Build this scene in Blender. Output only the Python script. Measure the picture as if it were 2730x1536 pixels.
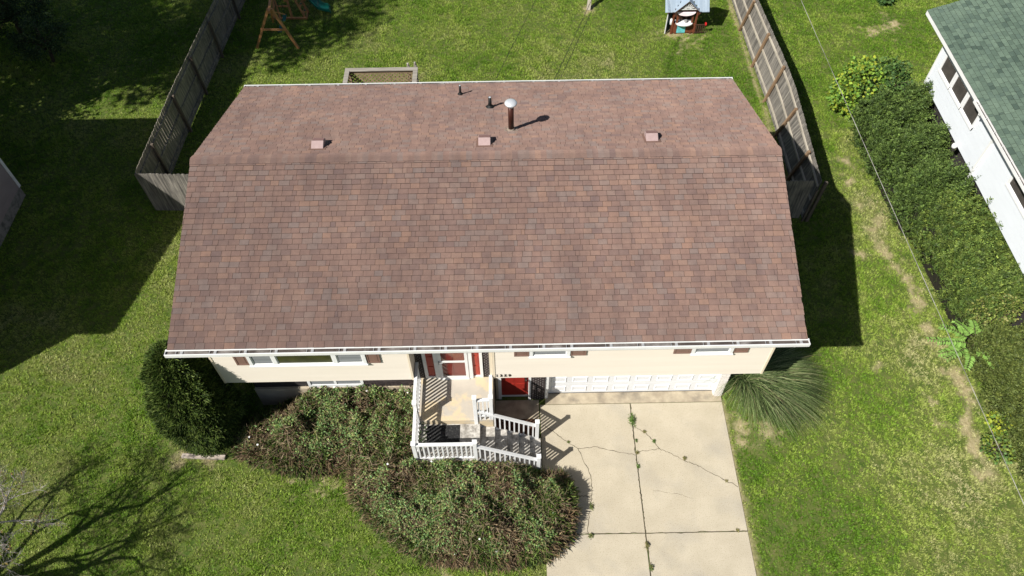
import bpy, math, random
import numpy as np
from mathutils import Vector, Matrix

random.seed(7)
RNG = np.random.default_rng(11)
for o in list(bpy.data.objects):
    bpy.data.objects.remove(o)
scene = bpy.context.scene
COL = scene.collection
R = math.radians

# ------------------------------------------------------------------ camera
CAM = Vector((7.46, -10.097, 20.199))
PITCH, YAW, ROLL = R(53.82), R(0.332), R(-0.72)
_F = Vector((math.sin(YAW) * math.cos(PITCH), math.cos(YAW) * math.cos(PITCH), -math.sin(PITCH)))
_R = Vector((math.cos(YAW), -math.sin(YAW), 0))
_U = _R.cross(_F)
_R2 = _R * math.cos(ROLL) + _U * math.sin(ROLL)
_U2 = -_R * math.sin(ROLL) + _U * math.cos(ROLL)
cam = bpy.data.cameras.new('camera')
cam.sensor_width = 36.0
cam.lens = 2034.6 / 2730 * 36
cam.clip_start = 0.5
cam.clip_end = 1000
camo = bpy.data.objects.new('camera', cam)
COL.objects.link(camo)
camo.matrix_world = Matrix(((_R2.x, _U2.x, -_F.x, CAM.x), (_R2.y, _U2.y, -_F.y, CAM.y),
                            (_R2.z, _U2.z, -_F.z, CAM.z), (0, 0, 0, 1)))
scene.camera = camo

# ------------------------------------------------------------------ sky, sun, exposure
SUN_EL, SUN_AZ = R(45.2), R(52.4)            # light travels towards +x +y
SDIR = Vector((math.cos(SUN_EL) * math.sin(SUN_AZ), math.cos(SUN_EL) * math.cos(SUN_AZ), -math.sin(SUN_EL)))
world = bpy.data.worlds.new('World')
scene.world = world
world.use_nodes = True
wn = world.node_tree
wn.nodes.clear()
sky = wn.nodes.new('ShaderNodeTexSky')
sky.sky_type = 'NISHITA'
sky.sun_disc = False
sky.sun_elevation = SUN_EL
sky.sun_rotation = SUN_AZ + math.pi
bg = wn.nodes.new('ShaderNodeBackground')
bg.inputs['Strength'].default_value = 0.05
wo = wn.nodes.new('ShaderNodeOutputWorld')
wn.links.new(sky.outputs[0], bg.inputs['Color'])
wn.links.new(bg.outputs[0], wo.inputs['Surface'])
sun = bpy.data.lights.new('sun', 'SUN')
sun.energy = 5.0
sun.angle = R(0.53)
sun.color = (1.0, 0.965, 0.90)
suno = bpy.data.objects.new('sun', sun)
COL.objects.link(suno)
suno.location = (-20, -15, 40)
suno.rotation_euler = SDIR.to_track_quat('-Z', 'Y').to_euler()
vs = scene.view_settings
vs.view_transform = 'Standard'
vs.look = 'None'
vs.gamma = 1
vs.exposure = 0.42
vs.use_curve_mapping = False

# ------------------------------------------------------------------ materials
MATS = {}


def _nt(name):
    m = bpy.data.materials.new(name)
    m.use_nodes = True
    nt = m.node_tree
    nt.nodes.clear()
    return m, nt


def N(nt, t, **kw):
    n = nt.nodes.new(t)
    for k, v in kw.items():
        if k.startswith('i_'):
            key = k[2:]
            key = int(key) if key.isdigit() else key.replace('_', ' ')
            n.inputs[key].default_value = v
        else:
            setattr(n, k, v)
    return n


def c4(c):
    return (c[0], c[1], c[2], 1.0)


def mix(nt, a, b, fac, mode='MIX'):
    n = nt.nodes.new('ShaderNodeMix')
    n.data_type = 'RGBA'
    n.blend_type = mode
    for sock, v in ((n.inputs['Factor'], fac), (n.inputs['A'], a), (n.inputs['B'], b)):
        if hasattr(v, 'is_output'):
            nt.links.new(v, sock)
        elif isinstance(v, (int, float)):
            sock.default_value = v
        else:
            sock.default_value = c4(v)
    return n.outputs['Result']


def noise_fac(nt, vec, scale, detail=4.0, lo=0.35, hi=0.65, rough=0.55):
    n = N(nt, 'ShaderNodeTexNoise')
    n.inputs['Scale'].default_value = scale
    n.inputs['Detail'].default_value = detail
    n.inputs['Roughness'].default_value = rough
    nt.links.new(vec, n.inputs['Vector'])
    mr = N(nt, 'ShaderNodeMapRange')
    mr.inputs['From Min'].default_value = lo
    mr.inputs['From Max'].default_value = hi
    nt.links.new(n.outputs['Fac'], mr.inputs['Value'])
    return mr.outputs['Result']


def mat(name, c1, c2=None, scale=6.0, rough=0.8, bump=0.0, bscale=80.0, rand=0.0, stretch=(1, 1, 1),
        metal=0.0, c3=None, scale3=1.0, amt3=0.6, spec=0.3, lo=0.35, hi=0.65, world_co=False, speck=None, sp_scale=120.0,
        sp_amt=0.5, lo3=0.5, hi3=0.7):
    m, nt = _nt(name)
    out = N(nt, 'ShaderNodeOutputMaterial')
    b = N(nt, 'ShaderNodeBsdfPrincipled')
    b.inputs['Roughness'].default_value = rough
    b.inputs['Metallic'].default_value = metal
    b.inputs['Specular IOR Level'].default_value = spec
    nt.links.new(b.outputs[0], out.inputs['Surface'])
    if world_co:
        g = N(nt, 'ShaderNodeNewGeometry')
        vec = g.outputs['Position']
    else:
        t = N(nt, 'ShaderNodeTexCoord')
        vec = t.outputs['Object']
    oi = N(nt, 'ShaderNodeObjectInfo')
    if rand and not world_co:
        comb = N(nt, 'ShaderNodeVectorMath', operation='SCALE')
        comb.inputs[0].default_value = (37.0, 17.0, 23.0)
        nt.links.new(oi.outputs['Random'], comb.inputs['Scale'])
        ad = N(nt, 'ShaderNodeVectorMath', operation='ADD')
        nt.links.new(vec, ad.inputs[0])
        nt.links.new(comb.outputs[0], ad.inputs[1])
        vec = ad.outputs[0]
    mp = N(nt, 'ShaderNodeMapping')
    mp.inputs['Scale'].default_value = stretch
    nt.links.new(vec, mp.inputs['Vector'])
    v2 = mp.outputs[0]
    col = None
    if c2 is not None:
        col = mix(nt, c1, c2, noise_fac(nt, v2, scale, 5, lo, hi))
    else:
        col = mix(nt, c1, c1, 0.0)
    if c3 is not None:
        f3 = noise_fac(nt, vec, scale3, 5, lo3, hi3)
        mm = N(nt, 'ShaderNodeMath', operation='MULTIPLY')
        mm.inputs[1].default_value = amt3
        nt.links.new(f3, mm.inputs[0])
        col = mix(nt, col, c3, mm.outputs[0])
    if speck is not None:
        fs = noise_fac(nt, vec, sp_scale, 2, 0.55, 0.75)
        mm = N(nt, 'ShaderNodeMath', operation='MULTIPLY')
        mm.inputs[1].default_value = sp_amt
        nt.links.new(fs, mm.inputs[0])
        col = mix(nt, col, speck, mm.outputs[0])
    if rand:
        mr = N(nt, 'ShaderNodeMapRange')
        mr.inputs['To Min'].default_value = 1 - rand
        mr.inputs['To Max'].default_value = 1 + rand
        nt.links.new(oi.outputs['Random'], mr.inputs['Value'])
        hs = N(nt, 'ShaderNodeHueSaturation')
        nt.links.new(mr.outputs[0], hs.inputs['Value'])
        nt.links.new(col, hs.inputs['Color'])
        col = hs.outputs[0]
    nt.links.new(col, b.inputs['Base Color'])
    if bump:
        nz = N(nt, 'ShaderNodeTexNoise')
        nz.inputs['Scale'].default_value = bscale
        nz.inputs['Detail'].default_value = 3
        nt.links.new(v2, nz.inputs['Vector'])
        bp = N(nt, 'ShaderNodeBump')
        bp.inputs['Strength'].default_value = bump
        bp.inputs['Distance'].default_value = 0.01
        nt.links.new(nz.outputs['Fac'], bp.inputs['Height'])
        nt.links.new(bp.outputs[0], b.inputs['Normal'])
    MATS[name] = m
    return m


def ramp_mat(name, stops, rough=0.85, stain=None, attr='tint', speck=0.25, sp_scale=140.0, stain_scale=0.7, bump=0.4):
    """colour from a per-piece random value (each shingle keeps its own shade) with granules and blotches"""
    m, nt = _nt(name)
    out = N(nt, 'ShaderNodeOutputMaterial')
    b = N(nt, 'ShaderNodeBsdfPrincipled')
    b.inputs['Roughness'].default_value = rough
    b.inputs['Specular IOR Level'].default_value = 0.25
    b.inputs['Diffuse Roughness'].default_value = 1.0
    nt.links.new(b.outputs[0], out.inputs['Surface'])
    a = N(nt, 'ShaderNodeAttribute', attribute_name=attr)
    cr = N(nt, 'ShaderNodeValToRGB')
    els = cr.color_ramp.elements
    while len(els) < len(stops):
        els.new(0.5)
    for e, (p, c) in zip(els, stops):
        e.position = p
        e.color = c4(c)
    nt.links.new(a.outputs['Fac'], cr.inputs[0])
    g = N(nt, 'ShaderNodeNewGeometry')
    col = cr.outputs[0]
    f = noise_fac(nt, g.outputs['Position'], sp_scale, 2, 0.3, 0.7)
    dark = mix(nt, (1 - speck,) * 3, (1 + speck * .6,) * 3, f)
    col = mix(nt, col, dark, 1.0, 'MULTIPLY')
    if stain:
        f = noise_fac(nt, g.outputs['Position'], stain_scale, 5, 0.3, 0.75)
        col = mix(nt, col, mix(nt, (1.06, 1.06, 1.06), stain, f), 1.0, 'MULTIPLY')
        mp = N(nt, 'ShaderNodeMapping')
        mp.inputs['Scale'].default_value = (2.6, .32, .32)
        nt.links.new(g.outputs['Position'], mp.inputs['Vector'])
        f = noise_fac(nt, mp.outputs[0], 1.0, 4, 0.35, 0.7)
        col = mix(nt, col, mix(nt, (1.08, 1.06, 1.05), (.87, .87, .885), f), 1.0, 'MULTIPLY')
        f = noise_fac(nt, g.outputs['Position'], stain_scale * 9, 3, 0.3, 0.75)
        col = mix(nt, col, mix(nt, (1.05, 1.05, 1.05), (0.86, 0.86, 0.88), f), 1.0, 'MULTIPLY')
    nt.links.new(col, b.inputs['Base Color'])
    if bump:
        nz = N(nt, 'ShaderNodeTexNoise')
        nz.inputs['Scale'].default_value = 220
        nt.links.new(g.outputs['Position'], nz.inputs['Vector'])
        bp = N(nt, 'ShaderNodeBump')
        bp.inputs['Strength'].default_value = bump
        bp.inputs['Distance'].default_value = 0.004
        nt.links.new(nz.outputs['Fac'], bp.inputs['Height'])
        nt.links.new(bp.outputs[0], b.inputs['Normal'])
    MATS[name] = m
    return m


def leaf_mat(name, attr='col', rough=0.55, trans=0.22, instancer=None, gain=1.0):
    """leaf colour read from the leaf's own colour attribute; thin leaves pass some light"""
    m, nt = _nt(name)
    out = N(nt, 'ShaderNodeOutputMaterial')
    b = N(nt, 'ShaderNodeBsdfPrincipled')
    b.inputs['Roughness'].default_value = rough
    b.inputs['Specular IOR Level'].default_value = 0.25
    tr = N(nt, 'ShaderNodeBsdfTranslucent')
    mx = N(nt, 'ShaderNodeMixShader')
    mx.inputs[0].default_value = trans
    if instancer:
        a = N(nt, 'ShaderNodeAttribute', attribute_name='dry', attribute_type='INSTANCER')
        cr = N(nt, 'ShaderNodeValToRGB')
        els = cr.color_ramp.elements
        while len(els) < len(instancer):
            els.new(0.5)
        for e, (p, c) in zip(els, instancer):
            e.position = p
            e.color = c4(c)
        nt.links.new(a.outputs['Fac'], cr.inputs[0])
        col = cr.outputs[0]
        a2 = N(nt, 'ShaderNodeAttribute', attribute_name='shade')
        col = mix(nt, col, a2.outputs['Color'], 1.0, 'MULTIPLY')
    else:
        a = N(nt, 'ShaderNodeAttribute', attribute_name=attr)
        col = a.outputs['Color']
    nt.links.new(col, b.inputs['Base Color'])
    nt.links.new(col, tr.inputs['Color'])
    nt.links.new(b.outputs[0], mx.inputs[1])
    nt.links.new(tr.outputs[0], mx.inputs[2])
    nt.links.new(mx.outputs[0], out.inputs['Surface'])
    MATS[name] = m
    return m


def glass_mat(name, tint, rough=0.05):
    m, nt = _nt(name)
    out = N(nt, 'ShaderNodeOutputMaterial')
    tr = N(nt, 'ShaderNodeBsdfTransparent')
    tr.inputs['Color'].default_value = c4(tint)
    gl = N(nt, 'ShaderNodeBsdfGlossy')
    gl.inputs['Roughness'].default_value = rough
    mx = N(nt, 'ShaderNodeMixShader')
    mx.inputs[0].default_value = .10
    nt.links.new(tr.outputs[0], mx.inputs[1])
    nt.links.new(gl.outputs[0], mx.inputs[2])
    nt.links.new(mx.outputs[0], out.inputs['Surface'])
    MATS[name] = m
    return m


mat('white_paint', (.80, .80, .78), (.74, .74, .72), scale=3, rough=.45, spec=.4)
mat('white_vinyl', (.82, .82, .81), (.76, .76, .755), scale=5, rough=.4, spec=.45)
mat('worn_white', (.78, .78, .75), (.5, .47, .42), scale=9, rough=.7, lo=.55, hi=.75)
mat('garage_white', (.74, .75, .765), (.70, .71, .725), scale=2, rough=.4, spec=.4)
mat('cream_siding', (.76, .69, .595), (.73, .66, .565), scale=1.5, rough=.55, rand=.012, stretch=(.3, 1, 1))
mat('cream_trim', (.74, .64, .49), rough=.6)
mat('neighbour_siding', (.70, .73, .765), (.675, .705, .74), scale=1.2, rough=.5, rand=.012)
mat('grey_siding', (.30, .255, .25), (.27, .225, .225), scale=2, rough=.7, rand=.03)
mat('foundation', (.26, .25, .235), (.10, .10, .09), scale=5, rough=.9, bump=.3, lo=.45, hi=.7)
mat('base_concrete', (.50, .43, .32), (.40, .33, .24), scale=3, rough=.9, bump=.3)
mat('fascia_white', (.80, .79, .77), (.70, .69, .66), scale=4, rough=.5)
mat('gutter_inside', (.11, .09, .08), (.05, .04, .036), scale=7, rough=.8, stretch=(.35, 1, 1), c3=(.4, .38, .36), scale3=2, amt3=.6)
mat('bracket_metal', (.40, .40, .40), rough=.5, metal=.3)
mat('asphalt_edge', (.020, .017, .016), rough=.95)
mat('shutter_brown', (.225, .135, .105), (.20, .12, .094), scale=6, rough=.5, rand=.03)
mat('brick_dark', (.060, .046, .044), (.030, .024, .024), scale=18, rough=.7, rand=.22, bump=.3)
mat('mortar_dark', (.045, .04, .038), (.03, .026, .025), scale=10, rough=.95)
mat('mortar_pale', (.42, .40, .38), rough=.95)
mat('brick_white', (.78, .75, .71), (.66, .6, .55), scale=14, rough=.75, rand=.05, bump=.3)
mat('red_paint', (.33, .028, .018), (.29, .022, .015), scale=3, rough=.38, spec=.45)
mat('bright_red_paint', (.42, .05, .03), (.36, .04, .024), scale=3, rough=.4, spec=.45)
mat('brass', (.35, .33, .3), rough=.25, metal=.9)
mat('number_black', (.03, .025, .02), rough=.5)
mat('door_mat_black', (.012, .012, .013), (.02, .02, .021), scale=60, rough=.95, bump=.5, speck=(.4, .4, .38), sp_scale=45, sp_amt=.25)
mat('drive_concrete', (.515, .455, .345), (.45, .395, .295), scale=1.4, rough=.9, bump=.35, bscale=90, c3=(.33, .305, .26), scale3=.8, amt3=.6,
    speck=(.27, .21, .14), sp_scale=42, sp_amt=.9, world_co=True, lo3=.52, hi3=.75)
mat('apron_concrete', (.47, .40, .29), (.33, .275, .2), scale=3.5, rough=.9, bump=.4, c3=(.17, .15, .12), scale3=2.2, amt3=.8, world_co=True)
mat('stoop_concrete', (.50, .45, .38), (.44, .40, .34), scale=2.5, rough=.9, bump=.3, c3=(.62, .50, .32), scale3=1.6, amt3=.85, lo3=.48, hi3=.56, world_co=True)
mat('step_concrete', (.60, .57, .52), (.27, .25, .22), scale=7, rough=.92, bump=.5, c3=(.14, .125, .11), scale3=12, amt3=.7, world_co=True)
mat('stoop_side', (.30, .26, .2), (.17, .145, .11), scale=5, rough=.95, bump=.5, world_co=True)
mat('crack_dirt', (.045, .038, .024), (.10, .085, .05), scale=6, rough=1, world_co=True)
mat('joint_black', (.02, .018, .015), (.05, .042, .03), scale=5, rough=1, world_co=True)
mat('mulch', (.13, .06, .035), (.05, .028, .02), scale=30, rough=1, bump=1, bscale=40)
mat('bare_soil', (.30, .22, .14), (.20, .14, .09), scale=12, rough=1, bump=.8, bscale=60)
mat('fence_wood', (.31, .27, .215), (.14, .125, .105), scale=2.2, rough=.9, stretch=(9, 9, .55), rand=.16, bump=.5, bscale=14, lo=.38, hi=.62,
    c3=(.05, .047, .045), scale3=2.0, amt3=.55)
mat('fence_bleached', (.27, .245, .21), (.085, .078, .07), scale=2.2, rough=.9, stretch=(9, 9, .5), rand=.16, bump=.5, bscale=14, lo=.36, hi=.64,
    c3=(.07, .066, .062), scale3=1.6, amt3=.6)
mat('fence_rail_bleached', (.50, .45, .37), (.33, .29, .23), scale=2, rough=.9, stretch=(8, .6, 8), rand=.06)
mat('fence_post_brown', (.30, .20, .12), (.17, .105, .06), scale=2.5, rough=.9, stretch=(7, 7, .7), rand=.1)
mat('fence_post_grey', (.16, .125, .095), (.08, .064, .05), scale=2.5, rough=.9, stretch=(7, 7, .7), rand=.1)
mat('weathered_rail', (.36, .33, .285), (.20, .18, .15), scale=3, rough=.9, stretch=(.5, 8, 8), lo=.4, hi=.65)
mat('deck_brown', (.32, .235, .15), (.20, .145, .09), scale=3, rough=.85, rand=.08)
mat('cedar_swing', (.52, .26, .11), (.40, .19, .08), scale=3, rough=.7, rand=.08, stretch=(5, 5, 1))
mat('green_plastic', (.004, .10, .075), (.004, .085, .062), scale=2, rough=.35, spec=.5)
mat('rope', (.02, .05, .035), rough=.8)
mat('rope_tan', (.3, .25, .17), rough=.8)
mat('cedar_house', (.20, .062, .030), (.125, .04, .02), scale=4, rough=.65, stretch=(6, 6, 1), rand=.12)
mat('cedar_dark', (.09, .045, .028), (.05, .026, .018), scale=4, rough=.7, rand=.1)
mat('playroof_blue', (.33, .40, .47), (.285, .355, .43), scale=3, rough=.6, rand=.06)
mat('pink_cloth', (.80, .62, .66), (.8, .74, .74), scale=2, rough=.8)
mat('teal_board', (.13, .55, .60), (.22, .66, .68), scale=6, rough=.6)
mat('teal_dark', (.01, .045, .055), rough=.5)
mat('red_plastic', (.55, .02, .02), rough=.4)
mat('vent_pink', (.41, .30, .285), (.36, .26, .245), scale=8, rough=.5, rand=.04)
mat('vent_rose', (.27, .155, .14), rough=.55)
mat('flue_brown', (.085, .026, .017), (.045, .018, .013), scale=8, rough=.35, metal=.35, stretch=(1, 1, .3))
mat('galvanised', (.70, .72, .74), (.62, .64, .66), scale=9, rough=.38, metal=.35)
mat('flashing', (.36, .29, .23), (.18, .14, .11), scale=12, rough=.6)
mat('black_rubber', (.012, .012, .012), rough=.6)
mat('screen_olive', (.055, .058, .012), (.03, .032, .008), scale=3, rough=.5)
mat('blind_white', (.30, .31, .32), (.13, .14, .15), scale=1, rough=.5, stretch=(.1, .1, 26))
mat('screen_grey', (.050, .045, .040), (.075, .065, .057), scale=4, rough=.55)
mat('cable_black', (.02, .02, .02), rough=.7)
mat('cable_pale', (.45, .43, .39), (.16, .15, .13), scale=1.6, rough=.6, world_co=True)
mat('bark_pale', (.44, .41, .385), (.25, .22, .20), scale=9, rough=.9, world_co=True)
mat('bark_brown', (.12, .09, .065), (.06, .045, .035), scale=8, rough=.95, bump=.8)
mat('twig_brown', (.10, .06, .04), (.055, .035, .025), scale=8, rough=.95)
mat('bush_inner_shade', (.022, .019, .011), (.010, .011, .006), scale=9, rough=1)  # near-black colour stands in for shade inside the foliage
mat('timber_pale', (.56, .49, .42), (.34, .28, .23), scale=3, rough=.9, stretch=(.6, 7, 7), bump=.4)
mat('rock_tan', (.38, .33, .22), (.25, .22, .15), scale=7, rough=.9, bump=.8)
mat('leaflet_bright', (.16, .30, .055), (.20, .33, .075), scale=3, rough=.5, rand=.2)
mat('leaflet_dark', (.075, .145, .035), (.095, .17, .042), scale=3, rough=.5, rand=.25)
mat('soffit', (.62, .60, .56), rough=.7)
mat('dark_void', (.01, .01, .011), rough=.9)
mat('ground_soil', (.1, .07, .04), rough=1)
glass_mat('storm_glass', (.86, .86, .86))
ramp_mat('shingle_brown', [(0, (.202, .138, .118)), (.25, (.230, .150, .122)), (.5, (.252, .165, .131)), (.72, (.220, .167, .146)), (.9, (.276, .175, .131)), (1, (.190, .132, .118))],
         stain=(.84, .83, .84))
ramp_mat('shingle_green', [(0, (.076, .112, .084)), (.3, (.098, .142, .105)), (.6, (.114, .162, .120)), (.85, (.086, .126, .098)), (1, (.052, .080, .062))], stain=(.9, .92, .92))
leaf_mat('leaves')
leaf_mat('needles', rough=.6, trans=.12)
leaf_mat('grass_blades', rough=.55, trans=.25,
         instancer=[(0, (.115, .225, .018)), (.25, (.205, .320, .036)), (.48, (.305, .385, .072)), (.72, (.355, .385, .125)), (1, (.46, .440, .215))])


def lawn_material():
    m, nt = _nt('lawn_ground')
    out = N(nt, 'ShaderNodeOutputMaterial')
    b = N(nt, 'ShaderNodeBsdfPrincipled')
    b.inputs['Roughness'].default_value = 1.0
    b.inputs['Specular IOR Level'].default_value = 0.1
    nt.links.new(b.outputs[0], out.inputs['Surface'])
    g = N(nt, 'ShaderNodeNewGeometry')
    col = mix(nt, (.06, .10, .018), (.12, .145, .036), noise_fac(nt, g.outputs['Position'], 2.2, 6))
    col = mix(nt, col, (.17, .145, .07), noise_fac(nt, g.outputs['Position'], 14, 4, .5, .8))
    a = N(nt, 'ShaderNodeAttribute', attribute_name='soil')
    soil = mix(nt, (.46, .385, .23), (.30, .25, .13), noise_fac(nt, g.outputs['Position'], 9, 5))
    col = mix(nt, col, soil, a.outputs['Fac'])
    nt.links.new(col, b.inputs['Base Color'])
    nz = N(nt, 'ShaderNodeTexNoise')
    nz.inputs['Scale'].default_value = 30
    nz.inputs['Detail'].default_value = 4
    nt.links.new(g.outputs['Position'], nz.inputs['Vector'])
    bp = N(nt, 'ShaderNodeBump')
    bp.inputs['Strength'].default_value = 0.8
    bp.inputs['Distance'].default_value = 0.03
    nt.links.new(nz.outputs['Fac'], bp.inputs['Height'])
    nt.links.new(bp.outputs[0], b.inputs['Normal'])
    MATS['lawn_ground'] = m


lawn_material()

# ------------------------------------------------------------------ mesh helpers


def basis(d, up=Vector((0, 0, 1))):
    d = d.normalized()
    if abs(d.dot(up)) > .98:
        up = Vector((0, 1, 0))
    s = d.cross(up).normalized()
    return d, s, s.cross(d).normalized()


class MB:
    def __init__(self):
        self.v, self.f, self.m, self.t = [], [], [], []

    def quadbox(self, c8, m=0, t=0.0):
        o = len(self.v)
        self.v += [tuple(p) for p in c8]
        for f in ((0, 3, 2, 1), (4, 5, 6, 7), (0, 1, 5, 4), (1, 2, 6, 5), (2, 3, 7, 6), (3, 0, 4, 7)):
            self.f.append(tuple(o + i for i in f))
            self.m.append(m)
            self.t.append(t)
        return self

    def bx(self, x0, x1, y0, y1, z0, z1, m=0, t=0.0):
        return self.quadbox([(x0, y0, z0), (x1, y0, z0), (x1, y1, z0), (x0, y1, z0),
                             (x0, y0, z1), (x1, y0, z1), (x1, y1, z1), (x0, y1, z1)], m, t)

    def beam(self, p0, p1, w, h, m=0, up=(0, 0, 1)):
        p0, p1 = Vector(p0), Vector(p1)
        d, s, u = basis(p1 - p0, Vector(up))
        s, u = s * w / 2, u * h / 2
        return self.quadbox([p0 - s - u, p0 + s - u, p1 + s - u, p1 - s - u, p0 - s + u, p0 + s + u, p1 + s + u, p1 - s + u], m)

    def poly(self, pts, m=0, t=0.0):
        o = len(self.v)
        self.v += [tuple(p) for p in pts]
        self.f.append(tuple(range(o, o + len(pts))))
        self.m.append(m)
        self.t.append(t)
        return self

    def prism(self, pts, dvec, m=0):
        """closed prism: polygon pts extruded by dvec"""
        n = len(pts)
        o = len(self.v)
        d = Vector(dvec)
        self.v += [tuple(p) for p in pts] + [tuple(Vector(p) + d) for p in pts]
        self.f.append(tuple(o + i for i in range(n))[::-1])
        self.f.append(tuple(o + n + i for i in range(n)))
        for i in range(n):
            j = (i + 1) % n
            self.f.append((o + i, o + j, o + n + j, o + n + i))
        self.m += [m] * (n + 2)
        self.t += [0.0] * (n + 2)
        return self

    def tube(self, pts, rad, n=8, m=0, caps=True):
        pts = [Vector(p) for p in pts]
        if not hasattr(rad, '__len__'):
            rad = [rad] * len(pts)
        o = len(self.v)
        ref = None
        for i, p in enumerate(pts):
            d = (pts[min(i + 1, len(pts) - 1)] - pts[max(i - 1, 0)])
            _, s, u = basis(d) if ref is None else basis(d, ref)
            ref = u
            for k in range(n):
                a = 2 * math.pi * k / n
                self.v.append(tuple(p + (s * math.cos(a) + u * math.sin(a)) * rad[i]))
        for i in range(len(pts) - 1):
            for k in range(n):
                a, b = o + i * n + k, o + i * n + (k + 1) % n
                self.f.append((a, b, b + n, a + n))
                self.m.append(m)
                self.t.append(0.0)
        if caps:
            self.f.append(tuple(o + k for k in range(n))[::-1])
            self.f.append(tuple(o + (len(pts) - 1) * n + k for k in range(n)))
            self.m += [m, m]
            self.t += [0.0, 0.0]
        return self

    def lathe(self, c, prof, n=20, m=0):
        o = len(self.v)
        for r, z in prof:
            for k in range(n):
                a = 2 * math.pi * k / n
                self.v.append((c[0] + r * math.cos(a), c[1] + r * math.sin(a), c[2] + z))
        for i in range(len(prof) - 1):
            for k in range(n):
                a, b = o + i * n + k, o + i * n + (k + 1) % n
                self.f.append((a, b, b + n, a + n))
                self.m.append(m)
                self.t.append(0.0)
        self.f.append(tuple(o + k for k in range(n))[::-1])
        self.f.append(tuple(o + (len(prof) - 1) * n + k for k in range(n)))
        self.m += [m, m]
        self.t += [0.0, 0.0]
        return self

    def mesh(self, name, mats, smooth=False, tint=False):
        me = bpy.data.meshes.new(name)
        me.from_pydata(self.v, [], self.f)
        for mm in (mats if isinstance(mats, (list, tuple)) else [mats]):
            me.materials.append(MATS[mm])
        if any(self.m):
            me.polygons.foreach_set('material_index', self.m)
        if tint:
            a = me.attributes.new('tint', 'FLOAT', 'FACE')
            a.data.foreach_set('value', self.t)
        if smooth:
            me.polygons.foreach_set('use_smooth', [True] * len(me.polygons))
        me.update()
        return me

    def build(self, name, mats, parent=None, smooth=False, tint=False, bevel=0.0, loc=None):
        o = link(name, self.mesh(name, mats, smooth, tint), parent)
        if loc is not None:
            o.location = loc
        if bevel:
            bv = o.modifiers.new('bevel', 'BEVEL')
            bv.width = bevel
            bv.segments = 2
            bv.limit_method = 'ANGLE'
        return o


def link(name, data, parent=None):
    o = bpy.data.objects.new(name, data)
    COL.objects.link(o)
    if parent is not None:
        o.parent = parent
        o.matrix_parent_inverse = Matrix.Translation(-parent.location) if parent.type == 'EMPTY' and parent.parent is None else Matrix.Identity(4)
    return o


def tag(o, label, cat, group=None):
    o['label'] = label
    o['category'] = cat
    if group:
        o['group'] = group
    return o


def thing(name, label, cat, loc=(0, 0, 0), group=None):
    o = bpy.data.objects.new(name, None)
    COL.objects.link(o)
    o.location = loc
    o.empty_display_size = .2
    return tag(o, label, cat, group)


def struct(o):
    o['kind'] = 'structure'
    return o


def stuff(o):
    o['kind'] = 'stuff'
    return o


# numpy value noise ------------------------------------------------
_PERM = np.random.default_rng(3).random((64, 64, 16))


def vnoise(x, y, z=None, oct=3):
    x = np.asarray(x, float)
    y = np.asarray(y, float)
    z = np.zeros_like(x) if z is None else np.asarray(z, float)
    tot = np.zeros_like(x)
    amp, nrm = 1.0, 0.0
    for k in range(oct):
        xi, yi, zi = np.floor(x).astype(int), np.floor(y).astype(int), np.floor(z).astype(int)
        fx, fy, fz = x - xi, y - yi, z - zi
        fx, fy, fz = fx * fx * (3 - 2 * fx), fy * fy * (3 - 2 * fy), fz * fz * (3 - 2 * fz)
        s = 0
        for dx in (0, 1):
            for dy in (0, 1):
                for dz in (0, 1):
                    w = (fx if dx else 1 - fx) * (fy if dy else 1 - fy) * (fz if dz else 1 - fz)
                    s = s + w * _PERM[(xi + dx) % 64, (yi + dy) % 64, (zi + dz) % 16]
        tot += amp * s
        nrm += amp
        amp *= .5
        x, y, z = x * 2.03 + 5.1, y * 2.03 + 9.7, z * 2.03 + 3.3
    return tot / nrm


def in_poly(x, y, poly):
    x, y = np.asarray(x), np.asarray(y)
    inside = np.zeros(x.shape, bool)
    n = len(poly)
    for i in range(n):
        x0, y0 = poly[i]
        x1, y1 = poly[(i + 1) % n]
        c = ((y0 > y) != (y1 > y)) & (x < (x1 - x0) * (y - y0) / (y1 - y0 + 1e-12) + x0)
        inside ^= c
    return inside


def edge_dist(x, y, poly, only=None):
    d = np.full(np.shape(x), 1e9)
    n = len(poly)
    for i in (range(n) if only is None else only):
        ax, ay = poly[i]
        bx_, by_ = poly[(i + 1) % n]
        t = np.clip(((x - ax) * (bx_ - ax) + (y - ay) * (by_ - ay)) / ((bx_ - ax) ** 2 + (by_ - ay) ** 2), 0, 1)
        d = np.minimum(d, np.hypot(x - ax - t * (bx_ - ax), y - ay - t * (by_ - ay)))
    return d


def unit(a):
    return a / np.maximum(np.linalg.norm(a, axis=1, keepdims=True), 1e-9)


def rand_dirs(n):
    return unit(RNG.normal(size=(n, 3)))


def np_mesh(name, V, F, col, matname, smooth=False):
    """V (n,3), F (m,4) quads, col (m,3) one colour for each face"""
    me = bpy.data.meshes.new(name)
    V = np.ascontiguousarray(V, np.float32)
    F = np.ascontiguousarray(F, np.int32)
    me.vertices.add(len(V))
    me.vertices.foreach_set('co', V.ravel())
    me.loops.add(F.size)
    me.loops.foreach_set('vertex_index', F.ravel())
    me.polygons.add(len(F))
    me.polygons.foreach_set('loop_start', np.arange(0, F.size, F.shape[1], dtype=np.int32))
    me.polygons.foreach_set('loop_total', np.full(len(F), F.shape[1], np.int32))
    if smooth:
        me.polygons.foreach_set('use_smooth', np.ones(len(F), bool))
    me.update(calc_edges=True)
    if col is not None:
        a = me.attributes.new('col', 'FLOAT_COLOR', 'FACE')
        c = np.ones((len(F), 4), np.float32)
        c[:, :3] = col
        a.data.foreach_set('color', c.ravel())
    me.materials.append(MATS[matname])
    return me


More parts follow.
